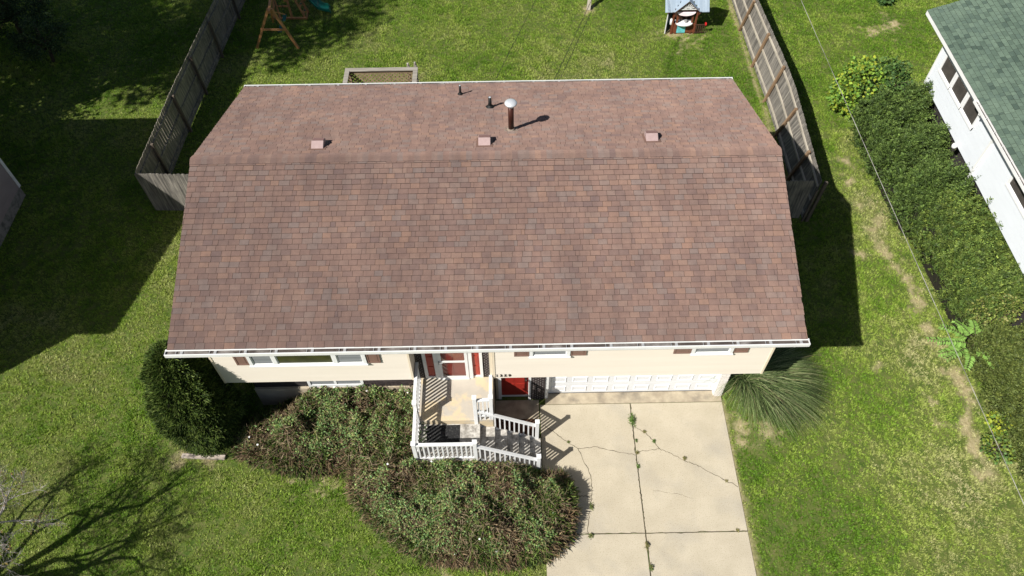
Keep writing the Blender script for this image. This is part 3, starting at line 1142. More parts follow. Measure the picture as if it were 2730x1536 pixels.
def bricks(parent, x0, x1, z0, z1, yf, matname, mortar, dots=True, bl=.195, bh=.057, j=.011, maxn=999):
    """running-bond bricks on the plane y=yf (facing -y), proud of their mortar"""
    MB().bx(x0, x1, yf + .012, yf + .05, z0, z1).build('mortar', mortar, parent)
    meshes = {}
    dm = MB()
    row = 0
    z = z0
    cnt = 0
    while z + bh <= z1 + .01:
        x = x0 - (bl + j) / 2 * (row % 2)
        while x < x1 - .02:
            a, b = max(x, x0), min(x + bl, x1)
            if b - a > .03:
                key = round(b - a, 3)
                if key not in meshes:
                    meshes[key] = MB().bx(0, b - a, 0, .03, 0, bh).mesh('brick', matname)
                o = link('brick', meshes[key], parent)
                o.location = (a, yf + random.uniform(-.003, .003), z)
                cnt += 1
                if dots and b < x1 - .03:
                    dm.bx(b + .001, b + j - .001, yf - .001, yf + .02, z + .008, z + bh - .008)
            x += bl + j
        z += bh + j
        row += 1
    if dots and dm.v:
        stuff(dm.build('mortar_joints', 'mortar_pale', parent))


bw = MB().bx(3.28, 4.86, YL + .027, YL + .0295, .95, ZC - .02).build('brick_wall', 'mortar_dark', house)
bricks(bw, 3.30, 4.84, .96, ZC - .03, YL - .02, 'brick_dark', 'mortar_dark', dots=False)
bw2 = MB().bx(4.86, 5.06, YL + .027, YL + .0295, 1.41, 3.4).build('brick_pier', 'mortar_dark', house)
bricks(bw2, 4.862, 5.05, 1.41, 3.6, YL - .02, 'brick_dark', 'mortar_dark', bl=.085)
bw3 = MB().bx(6.70, 6.90, YL + .027, YL + .0295, 1.41, 3.4).build('brick_pier', 'mortar_dark', house)
bricks(bw3, 6.70, 6.90, 1.41, 3.6, YL - .02, 'brick_dark', 'mortar_dark', bl=.09)
bw4 = MB().bx(8.035, 8.44, YL + .027, YL + .20, .0, ZC - .03).build('brick_pier', 'mortar_dark', house)
bricks(bw4, 8.035, 8.44, .01, ZC - .04, YL - .03, 'brick_dark', 'mortar_dark', bl=.125)
bw5 = MB().bx(13.47, 13.68, YL + .027, YL + .26, .0, ZC - .03).build('brick_pier', 'brick_white', house)
bricks(bw5, 13.47, 13.68, .01, ZC - .04, YL - .03, 'brick_white', 'brick_white', dots=False)
bw6 = MB().bx(.15, 1.66, YL + .022, YL + .0295, .95, ZC - .02).build('brick_wall', 'mortar_dark', house)
MB().bx(.13, 4.85, YL - .05, YL + .03, -.05, .945).build('foundation_wall', 'base_concrete', house)
# basement window with its white surround
lw = MB().bx(1.70, 3.28, YL - .03, YL + .028, .97, 1.10).bx(1.70, 1.78, YL - .03, YL + .028, 1.10, 2.1).bx(3.2, 3.28, YL - .03, YL + .028, 1.10, 2.1).build('basement_window', 'white_vinyl', house)
MB().bx(1.78, 3.2, YL - .005, YL + .02, 1.10, 2.1).build('pane', 'blind_white', lw)
MB().bx(2.45, 2.52, YL - .02, YL - .006, 1.10, 2.1).build('mullion', 'white_vinyl', lw)


def window(x0, x1, z0, z1, mulls=(), panes=('blind_white',), depth=.072, fw=.085):
    """deep white frame standing off the siding; every pane and mullion apart"""
    mb = MB()
    y0, y1 = -depth, -.004
    mb.prism([(x0, y0, z0), (x0, y1, z0 + .0), (x0, y1, z0 + .042), (x0, y0, z0 + .03)], (x1 - x0, 0, 0))
    mb.bx(x0, x1, y0, y1, z1 - fw, z1)
    mb.bx(x0, x0 + fw, y0 - .002, y1, z0 + .031, z1 - fw).bx(x1 - fw, x1, y0 - .002, y1, z0 + .031, z1 - fw)
    w = mb.build('window', 'white_vinyl', house)
    edges = [x0 + fw] + [m for m in mulls] + [x1 - fw]
    for i, m in enumerate(mulls):
        MB().bx(m - .05, m + .05, y0 + .004, y1, z0 + .06, z1 - fw).build('mullion', 'white_vinyl', w)
    MB().bx(x0 - .02, x1 + .02, y0 - .025, y1 - .002, z0 - .035, z0 - .001).build('sill', 'white_vinyl', w)
    for i in range(len(edges) - 1):
        a = edges[i] + (.05 if i > 0 else 0)
        b = edges[i + 1] - (.05 if i < len(edges) - 2 else 0)
        MB().bx(a, b, -.034, -.028, z0 + .043, z1 - fw).build('pane', panes[i % len(panes)], w)
        sash = MB().bx(a, b, -.045, -.0345, z0 + .044, z0 + .062)
        sash.bx(a, a + .03, -.045, -.0345, z0 + .062, z1 - fw).bx(b - .03, b, -.045, -.0345, z0 + .062, z1 - fw)
        sash.build('sash', 'white_vinyl', w)
    return w


def shutter(x0, x1, z0, z1):
    mb = MB()
    fw = .045
    mb.bx(x0, x0 + fw, -.052, -.02, z0, z1).bx(x1 - fw, x1, -.052, -.02, z0, z1).bx(x0 + fw, x1 - fw, -.052, -.02, z0, z0 + fw).bx(x0 + fw, x1 - fw, -.052, -.02, z1 - fw, z1)
    mb.bx(x0 + fw, x1 - fw, -.040, -.02, z0 + fw, z1 - fw)
    s = mb.build('shutter', 'shutter_brown', house)
    MB().bx(x0 + fw + .02, x1 - fw - .02, -.048, -.041, z0 + fw + .03, z1 - fw - .03).build('raised_panel', 'shutter_brown', s)


window(.80, 3.79, 3.30, 4.75, (1.47, 3.0), ('blind_white', 'screen_olive', 'blind_white'))
shutter(.46, .79, 3.31, 4.74)
shutter(3.80, 4.14, 3.31, 4.74)
window(7.94, 8.97, 3.50, 4.75)
shutter(7.55, 7.93, 3.50, 4.74)
shutter(8.98, 9.38, 3.50, 4.74)
window(12.05, 13.10, 3.50, 4.75)
shutter(11.60, 12.04, 3.50, 4.74)
shutter(13.11, 13.49, 3.50, 4.74)

# front entry --------------------------------------------------------
ZL, ZP = 1.40, 1.20          # landing, lower platform
fy = YL
ent = MB()
ent.bx(5.07, 5.16, fy - .05, fy + .05, ZL + .002, 3.7).bx(6.61, 6.69, fy - .05, fy + .05, ZL + .002, 3.7)
ent.bx(5.37, 5.49, fy - .07, fy + .05, ZL + .002, 3.7).bx(6.30, 6.41, fy - .07, fy + .05, ZL + .002, 3.7)
ent.bx(5.16, 5.37, fy - .03, fy + .05, ZL + .002, ZL + .07).bx(6.41, 6.61, fy - .03, fy + .05, ZL + .002, ZL + .07)
ent.bx(5.49, 6.30, fy - .10, fy + .05, ZL + .002, ZL + .035).bx(5.07, 6.69, fy - .05, fy + .05, 3.62, 3.7)
ent = ent.build('door_frame', 'white_paint', house)
for (a, b) in ((5.16, 5.37), (6.41, 6.61)):
    sp = MB().bx(a, b, fy + .0, fy + .03, ZL + .07, 3.62).build('sidelight_panel', 'bright_red_paint', house)
    for q in range(4):
        z0 = ZL + .14 + q * .52
        MB().bx(a + .04, b - .04, fy - .012, fy - .001, z0, z0 + .44).build('raised_panel', 'bright_red_paint', sp)
fd = MB().bx(5.49, 6.30, fy + .015, fy + .045, ZL + .035, 3.62).build('front_door', 'bright_red_paint', house)
for cxp in (5.56, 5.92):
    for z0, z1 in ((ZL + .15, ZL + .75), (ZL + .85, ZL + 1.5), (ZL + 1.6, ZL + 2.1)):
        MB().bx(cxp, cxp + .31, fy + .004, fy + .0145, z0, z1).build('raised_panel', 'bright_red_paint', fd)
sd = MB()
sd.bx(5.495, 5.58, fy - .085, fy - .055, ZL + .04, 3.6).bx(6.215, 6.295, fy - .085, fy - .055, ZL + .04, 3.6)
sd.bx(5.58, 6.215, fy - .085, fy - .055, ZL + .04, ZL + .14).bx(5.58, 6.215, fy - .085, fy - .055, ZL + .90, ZL + .97).bx(5.58, 6.215, fy - .085, fy - .055, 3.5, 3.6)
sd = sd.build('storm_door', 'white_paint', house)
MB().bx(5.58, 6.215, fy - .072, fy - .068, ZL + .14, ZL + .90).build('pane', 'storm_glass', sd)
MB().bx(5.58, 6.215, fy - .072, fy - .068, ZL + .97, 3.5).build('pane', 'storm_glass', sd)
MB().bx(5.50, 5.53, fy - .13, fy - .086, ZL + .88, ZL + 1.0).bx(5.53, 5.62, fy - .13, fy - .11, ZL + .92, ZL + .95).build('handle', 'bracket_metal', sd)
MB().bx(6.905, 6.985, .0, YL, ZC + .001, 4.9).build('entry_trim', 'cream_trim', house)

# lower red door
ld = MB().bx(7.18, 7.96, .70, .75, .07, 2.12).build('lower_door', 'red_paint', house)
for cxp in (7.27, 7.61):
    for z0, z1 in ((.2, .75), (.85, 1.5), (1.58, 2.0)):
        MB().bx(cxp, cxp + .27, .690, .6995, z0, z1).build('raised_panel', 'red_paint', ld)
MB().tube([(7.88, .63, 1.02), (7.88, .70, 1.02)], .025, 10).bx(7.85, 7.91, .685, .699, .9, 1.14).tube([(7.88, .65, 1.2), (7.88, .70, 1.2)], .022, 10).build('handle', 'brass', ld)
MB().bx(7.09, 7.18, .60, .79, .0, 2.2).bx(7.96, 8.033, .56, .79, .0, 2.2).bx(7.18, 7.96, .66, .79, 2.12, 2.2).bx(7.18, 7.96, .68, .79, .0, .068).build('door_frame', 'white_paint', house)
MB().bx(7.02, 7.09, YL, .79, .0, ZC - .03).build('door_jamb', 'base_concrete', house)

# garage door: each embossed panel apart
gd = MB()
GX0, GX1, GY = 8.545, 13.43, .77
gd.bx(GX0, GX1, GY + .012, GY + .05, .03, 2.2)
gd = gd.build('garage_door', 'garage_white', house)
pw = (GX1 - GX0) / 8
ph = .535
for r_ in range(4):
    zb = .032 + r_ * ph
    MB().bx(GX0, GX1, GY - .004, GY + .0115, zb, zb + ph - .008).build('door_section', 'garage_white', gd)
    for c_ in range(8):
        xa = GX0 + c_ * pw
        a, b, c, d = xa + .075, xa + pw - .075, zb + .10, zb + ph - .12
        mb = MB()
        o_, i_ = [(a, GY - .0045, c), (b, GY - .0045, c), (b, GY - .0045, d), (a, GY - .0045, d)], []
        ins = .035
        i_ = [(a + ins, GY - .026, c + ins), (b - ins, GY - .026, c + ins), (b - ins, GY - .026, d - ins), (a + ins, GY - .026, d - ins)]
        i2 = [(a + ins * 1.6, GY - .009, c + ins * 1.6), (b - ins * 1.6, GY - .009, c + ins * 1.6), (b - ins * 1.6, GY - .009, d - ins * 1.6), (a + ins * 1.6, GY - .009, d - ins * 1.6)]
        for P_, Q_ in ((o_, i_), (i_, i2)):
            for k in range(4):
                mb.poly([P_[k], P_[(k + 1) % 4], Q_[(k + 1) % 4], Q_[k]])
        mb.poly(i2)
        mb.build('panel', 'garage_white', gd)
MB().bx(GX0, GX1, GY - .012, GY + .03, .012, .0305).build('weather_strip', 'black_rubber', gd)
MB().bx(8.445, 8.543, .60, .85, .012, 2.3).bx(13.432, 13.468, .60, .85, .012, 2.3).bx(8.543, 13.432, .70, .85, 2.2, 2.33).build('garage_frame', 'white_paint', house)

# house number
def number(txt, x, z, h, y, parent):
    for i, ch in enumerate(txt):
        cu = bpy.data.curves.new('digit', 'FONT')
        cu.body = ch
        cu.size = h * 1.35
        cu.extrude = .006
        cu.bevel_depth = .0018
        o = bpy.data.objects.new('digit', cu)
        COL.objects.link(o)
        dg = bpy.context.evaluated_depsgraph_get()
        me = bpy.data.meshes.new_from_object(o.evaluated_get(dg))
        bpy.data.objects.remove(o)
        me.materials.clear()
        me.materials.append(MATS['number_black'])
        q = link('house_number', me, parent)
        q.rotation_euler = (R(90), 0, 0)
        q.location = (x + i * h * .98, y, z)


number('1359', 7.05, 2.45, .115, -.026, house)

# roof furniture ------------------------------------------------------
def rz_back(y):
    return ZR - (y - YR) * (ZR - ZE) / (YR - YE)


fl = link('flue_pipe', MB().tube([(7.58, 5.42, rz_back(5.42) - .05), (7.58, 5.42, rz_back(5.42) + .82)], .075, 18).mesh('flue_pipe', 'flue_brown', True), house)
MB().lathe((7.58, 5.42, rz_back(5.42) + .80), [(.078, 0), (.088, .03), (.088, .06), (.10, .07), (.16, .10), (.165, .125), (.15, .15), (.10, .175), (.03, .187)], 24).build('cap', 'galvanised', fl, smooth=True)
MB().lathe((7.58, 5.42, rz_back(5.42) + .0), [(.12, -.04), (.12, .02), (.10, .05), (.085, .08)], 18).build('collar', 'flashing', fl)
MB().bx(7.40, 7.76, 5.24, 5.62, 0, .004).build('flashing', 'flashing', fl)
f_ = [c for c in fl.children if c.name.startswith('flashing')][0]
for v in f_.data.vertices:
    v.co.z += rz_back(v.co.y) + .012
for (px, py, hh, rr) in ((6.11, 7.88, .34, .034), (7.00, 6.92, .37, .048)):
    zb = rz_back(py)
    vp = link('vent_pipe', MB().tube([(px, py, zb - .05), (px, py, zb + hh)], rr, 14).mesh('vent_pipe', 'black_rubber', True), house)
    MB().lathe((px, py, zb), [(rr * 3, -.06), (rr * 3, .0), (rr * 2.2, .035), (rr * 1.35, .085), (rr * 1.1, .10)], 18).build('boot', 'black_rubber', vp)
    MB().tube([(px, py, zb + hh - .02), (px, py, zb + hh + .003)], rr * .72, 12).build('pipe_mouth', 'galvanised', vp)
for (px, py) in ((2.575, 4.60), (6.88, 4.62), (11.23, 4.71)):
    zb = rz_back(py)
    w, dn = .155, .42
    ya, yb2 = py - .13, py + .27
    za, zb2 = rz_back(ya), rz_back(yb2)
    top = max(za, zb2) + .135
    mb = MB()
    # hooded box: low front lip towards the ridge, crease, then flat top sloping with the roof
    pr = [(px - w, ya, za - .02), (px - w, ya, za + .035), (px - w, ya + .20, za + .115), (px - w, yb2, zb2 + .16), (px - w, yb2, zb2 - .02)]
    mb.prism(pr, (2 * w, 0, 0))
    vt = mb.build('roof_vent', 'vent_pink', house, bevel=.008)
    fa, fb_, fw_ = ya - .05, yb2 + .06, w + .06
    MB().quadbox([(px - fw_, fa, rz_back(fa) + .005), (px + fw_, fa, rz_back(fa) + .005), (px + fw_, fb_, rz_back(fb_) + .005), (px - fw_, fb_, rz_back(fb_) + .005),
                  (px - fw_, fa, rz_back(fa) + .027), (px + fw_, fa, rz_back(fa) + .027), (px + fw_, fb_, rz_back(fb_) + .027), (px - fw_, fb_, rz_back(fb_) + .027)]).build('flange', 'shutter_brown', vt)
    MB().poly([(px - w + .008, ya + .205, za + .119), (px + w - .008, ya + .205, za + .119), (px + w - .008, yb2 - .012, zb2 + .1655), (px - w + .008, yb2 - .012, zb2 + .1655)]).build('hood', 'vent_rose', vt)

# ================================================================== stoop and stairs
stoop = thing('concrete_stoop', 'worn concrete landing and stairs in front of the red front door', 'stairs', (6, -.5, 0))
MB().bx(4.86, 6.96, -.76, YL - .025, -.05, ZL).build('landing', ['stoop_concrete'], stoop, bevel=.012)
MB().bx(4.86, 6.60, -1.84, -.762, -.05, ZP).build('platform', ['step_concrete'], stoop, bevel=.012)
MB().bx(6.962, 6.985, -.76, YL - .025, -.05, ZL - .06).build('side_face', 'stoop_side', stoop)
edges = [6.60, 7.0, 7.33, 7.65, 7.96, 8.27]
for i in range(5):
    zt = ZP - .2 * (i + 1)
    MB().bx(edges[i] + .001, edges[i + 1], -1.84, -.762, -.05, zt).build('step', 'step_concrete', stoop, bevel=.01)
pl = MB().bx(6.99, 8.24, -.755, -.06, -.06, -.012).build('planting_bed', 'mulch')
struct(pl)
dm = tag(MB().bx(5.16, 6.05, -1.34, -.80, ZP + .001, ZP + .014).build('door_mat', 'door_mat_black', None, bevel=.004), 'black rectangular door mat on the lower platform of the stoop', 'door mat')

# railing
rail = thing('porch_railing', 'white picket railing around the stoop and down the stairs', 'railing', (6, -1, 0))


def post(x, y, z0, z1):
    p = MB().bx(x - .05, x + .05, y - .05, y + .05, z0, z1 - .012).build('post', 'white_vinyl', rail, bevel=.006)
    MB().bx(x - .062, x + .062, y - .062, y + .062, z1 - .0115, z1 + .012).build('cap', 'white_vinyl', p, bevel=.006)


def rail_run(a, b, za, zb, h, n, inset=.05, lowgap=.1, hw=.085):
    """top rail from a (height za) to b (height zb), bottom rail h below, n balusters"""
    a, b = Vector((a[0], a[1], 0)), Vector((b[0], b[1], 0))
    d = (b - a)
    L = d.length
    d.normalize()
    p0, p1 = a + d * inset, b - d * inset
    A, B = Vector((p0.x, p0.y, za)), Vector((p1.x, p1.y, zb))
    MB().beam(A, B, hw, .06).build('handrail', 'white_vinyl', rail, bevel=.006)
    MB().beam(A - Vector((0, 0, h)), B - Vector((0, 0, h)), .05, .06).build('bottom_rail', 'white_vinyl', rail)
    for i in range(n):
        t = (i + .5) / n
        p = A.lerp(B, t)
        MB().bx(p.x - .019, p.x + .019, p.y - .019, p.y + .019, p.z - h + .02, p.z - .02).build('baluster', 'white_vinyl', rail)


RZ1, RZ2 = 2.42, 2.05
post(4.93, -.74, ZL - .3, RZ1 + .02)
rail_run((4.93, .52), (4.93, -.74), RZ1, RZ1, .88, 10)
post(4.93, -1.76, ZP - .25, RZ2 + .10)
rail_run((4.93, -.74), (4.93, -1.76), RZ2 + .08, RZ2, .80, 8)
post(6.50, -1.76, ZP - .25, RZ2 + .13)
rail_run((4.93, -1.76), (6.50, -1.76), RZ2, RZ2, .80, 12)
post(6.50, -.74, .80, 2.66)
post(6.92, -.70, ZL - .05, 2.60)
rail_run((6.92, .0), (6.92, -.70), RZ1 + .06, RZ1 + .06, .90, 6, inset=.0)
rail_run((6.92, -.71), (6.50, -.73), RZ1 + .04, RZ1 + .04, .88, 3)
post(8.165, -.74, .02, 1.20)
rail_run((6.50, -.74), (8.165, -.74), 1.88, .96, .80, 12)
post(8.165, -1.76, .02, 1.22)
rail_run((6.50, -1.76), (8.165, -1.76), 1.90, 1.00, .80, 12)

# ================================================================== deck behind the house
deck = thing('deck', 'weathered grey wooden deck with lattice railing behind the house', 'deck', (3.2, 10, 0))
dx0, dx1, dy0, dy1, dz, dtop = 2.02, 4.38, 8.10, 11.52, 2.62, 3.52
for i in range(24):
    ya = dy0 + i * .142
    MB().bx(dx0, dx1, ya, ya + .136, dz - .035, dz).build('floor_board', 'deck_brown', deck)
for (px, py) in ((dx0 + .05, dy1 - .05), (dx1 - .05, dy1 - .05), (dx0 + .05, 8.3), (dx1 - .05, 8.3), (dx1 - .05, 10.35)):
    MB().bx(px - .045, px + .045, py - .045, py + .045, 0, dtop - .022).build('post', 'deck_brown', deck)
MB().bx(dx0 - .07, dx1 + .07, dy1 - .11, dy1 + .05, dtop - .02, dtop + .018).build('rail_cap', 'weathered_rail', deck, bevel=.005)
MB().bx(dx0 - .07, dx0 + .09, 8.1, dy1 - .112, dtop - .02, dtop + .018).build('rail_cap', 'weathered_rail', deck, bevel=.005)
MB().bx(dx1 - .09, dx1 + .07, 8.1, dy1 - .112, dtop - .02, dtop + .018).build('rail_cap', 'weathered_rail', deck, bevel=.005)
for ya in (dy1 - .045,):
    MB().bx(dx0 + .1, dx1 - .1, ya, ya + .03, dtop - .16, dtop - .05).build('rail_board', 'deck_brown', deck)
    MB().bx(dx0 + .1, dx1 - .1, ya, ya + .03, dz + .02, dz + .09).build('rail_board', 'deck_brown', deck)
for xa in (dx0 + .015, dx1 - .045):
    MB().bx(xa, xa + .03, 8.15, dy1 - .12, dtop - .16, dtop - .05).build('rail_board', 'deck_brown', deck)


def clip_strip(c, sgn, u0, u1, v0, v1):
    """segment of the line v = sgn*u + c inside the rectangle"""
    pts = []
    for u in (u0, u1):
        v = sgn * u + c
        if v0 <= v <= v1:
            pts.append((u, v))
    for v in (v0, v1):
        u = (v - c) / sgn
        if u0 < u < u1:
            pts.append((u, v))
    return pts if len(pts) == 2 else None


def lattice(parent, u0, u1, v0, v1, plane, at, gap=.105, w=.046, t=.007):
    for sgn in (1, -1):
        lo = min(v - sgn * u for u in (u0, u1) for v in (v0, v1))
        hi = max(v - sgn * u for u in (u0, u1) for v in (v0, v1))
        c = lo + .03
        while c < hi:
            s_ = clip_strip(c, sgn, u0, u1, v0, v1)
            if s_:
                off = at + (t * .55 if sgn > 0 else -t * .55)
                P = [(u, off, v) if plane == 'y' else (off, u, v) for u, v in s_]
                if (Vector(P[0]) - Vector(P[1])).length > .05:
                    up = (0, 1, 0) if plane == 'y' else (1, 0, 0)
                    MB().beam(P[0], P[1], w, t, up=up).build('lattice_slat', 'deck_brown', parent)
            c += gap * 1.414
    return


lattice(deck, dx0 + .1, dx1 - .1, dz + .09, dtop - .16, 'y', dy1 - .055)
lattice(deck, 9.6, dy1 - .12, dz + .02, dtop - .16, 'x', dx0 + .055)
for (fx, fy2) in ((4.10, 11.62), (4.34, 11.66)):
    MB().bx(fx - .045, fx + .045, fy2 - .045 + .06, fy2 + .045 + .06, .0, 3.52).build('stair_post', 'weathered_rail', deck)
    MB().lathe((fx, fy2 + .06, 3.52), [(.025, 0), (.025, .02), (.04, .05), (.045, .07), (.035, .10), (.012, .115)], 14).build('finial', 'weathered_rail', deck, smooth=True)

# ================================================================== fences
def fence(name, label, pts_b, pts_t, picket_mat, rail_mat, post_mat, inner, w=.1455, gap=-.0005, h=1.83, post_step=2.35, post_first=.9, group=None, dogear=True, rails=(.25, .93, 1.6)):
    """pickets between a foot line and a (leaning, wavy) head line. inner: unit vector to the side that carries rails and posts"""
    root = thing(name, label, 'fence', (pts_b[0][0], pts_b[0][1], 0), group)
    pb, pt = [Vector((p[0], p[1], 0)) for p in pts_b], [Vector((p[0], p[1], p[2])) for p in pts_t]
    L = sum((b - a).length for a, b in zip(pb[:-1], pb[1:]))

    def at(P, s):
        f = s / L * (len(P) - 1)
        i = min(int(f), len(P) - 2)
        u = f - i
        # smooth interpolation
        p0, p1, p2, p3 = P[max(i - 1, 0)], P[i], P[i + 1], P[min(i + 2, len(P) - 1)]
        return .5 * ((2 * p1) + (-p0 + p2) * u + (2 * p0 - 5 * p1 + 4 * p2 - p3) * u * u + (-p0 + 3 * p1 - 3 * p2 + p3) * u ** 3)
    inn = Vector(inner)
    n = int(L / (w + gap))
    e = w * .22
    me = {}
    for i in range(n):
        s = (i + .5) * (w + gap)
        b, t = at(pb, s), at(pt, s)
        hh = (t - b).length + random.uniform(-.012, .012)
        zax = (t - b).normalized()
        d = (at(pb, min(s + .05, L)) - at(pb, max(s - .05, 0))).normalized()
        yax = zax.cross(d).normalized()
        xax = yax.cross(zax)
        key = round(hh, 2)
        if key not in me:
            a = w / 2
            me[key] = MB().prism([(-a, -.009, 0), (a, -.009, 0), (a, -.009, key - e), (a - e, -.009, key), (-a + e, -.009, key), (-a, -.009, key - e)], (0, .018, 0)).mesh('picket', picket_mat)
        o = link('picket', me[key], root)
        rot = Matrix((xax, yax, zax)).transposed().to_4x4()
        o.matrix_basis = Matrix.Translation(b + Vector((0, 0, .02)) - inn * random.uniform(0, .004)) @ rot @ Matrix.Rotation(random.gauss(0, .002), 4, 'Y')
    nseg = max(2, int(L / post_step + .5))
    stations = [0] + [post_first + k * post_step for k in range(int((L - post_first) / post_step) + 1)] + [L]
    for fr in rails:
        for a, b in zip(stations[:-1], stations[1:]):
            if b - a < .2:
                continue
            P = []
            for s in (a + .012, (a + b) / 2, b - .012):
                q = at(pb, s).lerp(at(pt, s), fr / h)
                P.append(q + inn * .032)
            for p, q in zip(P[:-1], P[1:]):
                MB().beam(p, q, .04, .085).build('rail', rail_mat, root)
    for s in stations[1:-1]:
        b, t = at(pb, s), at(pt, s)
        b2 = b + inn * .10
        t2 = b + (t - b) * (1 + random.uniform(-.07, .0)) + inn * (.10 + random.uniform(-.01, .03))
        MB().beam(b2 - Vector((0, 0, .05)), t2, .088, .088, up=(inn.x, inn.y, 0.01)).build('post', post_mat, root)
    return root


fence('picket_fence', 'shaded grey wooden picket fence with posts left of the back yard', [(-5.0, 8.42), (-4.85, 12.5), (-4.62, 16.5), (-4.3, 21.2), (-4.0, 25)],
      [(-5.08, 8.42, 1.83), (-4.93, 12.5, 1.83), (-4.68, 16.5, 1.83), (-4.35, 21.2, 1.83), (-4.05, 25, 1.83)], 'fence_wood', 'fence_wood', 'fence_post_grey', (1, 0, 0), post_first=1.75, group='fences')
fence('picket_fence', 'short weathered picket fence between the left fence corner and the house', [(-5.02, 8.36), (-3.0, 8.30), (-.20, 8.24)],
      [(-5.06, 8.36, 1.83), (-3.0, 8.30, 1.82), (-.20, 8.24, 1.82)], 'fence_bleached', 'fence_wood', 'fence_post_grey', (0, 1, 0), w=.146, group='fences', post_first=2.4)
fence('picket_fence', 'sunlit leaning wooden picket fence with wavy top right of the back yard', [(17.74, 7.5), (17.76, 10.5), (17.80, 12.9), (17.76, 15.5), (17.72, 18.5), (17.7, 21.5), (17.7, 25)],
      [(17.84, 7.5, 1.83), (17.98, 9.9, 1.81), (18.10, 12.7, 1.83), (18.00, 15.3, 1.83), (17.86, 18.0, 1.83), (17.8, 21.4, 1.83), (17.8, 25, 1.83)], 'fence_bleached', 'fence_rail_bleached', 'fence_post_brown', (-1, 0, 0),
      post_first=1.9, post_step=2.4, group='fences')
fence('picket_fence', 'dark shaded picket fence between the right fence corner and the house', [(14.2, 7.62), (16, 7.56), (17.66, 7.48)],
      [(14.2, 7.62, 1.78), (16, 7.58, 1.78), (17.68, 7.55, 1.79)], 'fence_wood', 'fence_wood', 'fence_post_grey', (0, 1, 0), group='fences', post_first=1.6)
fp = tag(MB().beam((17.86, 7.36, -.02), (17.98, 7.42, 1.86), .10, .10).beam((17.72, 7.36, -.02), (17.80, 7.40, 1.5), .07, .04).build('fence_post', 'fence_post_grey'), 'grey corner post at the front end of the right fence', 'post')

# ================================================================== neighbours
def lap_house_left():
    h = thing('neighbour_house', 'grey-sided neighbour house whose wall corner shows at the left edge', 'house', (-16, 4.8, 0))
    x0, x1, y0, y1 = -24.0, -10.0, .3, 9.25
    ze, zr, yr = 5.8, 7.75, 4.76
    MB().bx(x0 + .02, x1 - .012, y0 + .012, y1 - .012, -.05, .46).build('foundation_wall', 'foundation', h)
    w = MB().bx(x0, x1, y0, y1, .46, ze - .15).prism([(x1 - .1, y0, ze - .15), (x1 - .1, y1, ze - .15), (x1 - .1, yr, zr - .3)], (.1, 0, 0)).build('wall', 'grey_siding', h)
    siding(w, y0, y1, x1 + .001, .46, ze - .2, .21, 'grey_siding', axis='y', out=1)
    MB().bx(x1 - .01, x1 + .035, y1 - .09, y1 + .03, .44, ze - .2).build('corner_trim', 'white_paint', h)
    rf = MB().prism([(x0, -.24, ze), (x0, yr, zr), (x0, 9.76, ze), (x0, 9.76, ze - .2), (x0, yr, zr - .2), (x0, -.24, ze - .2)], (x1 + .40 - x0, 0, 0)).build('roof', 'asphalt_edge', h)
    return h


lap_house_left()


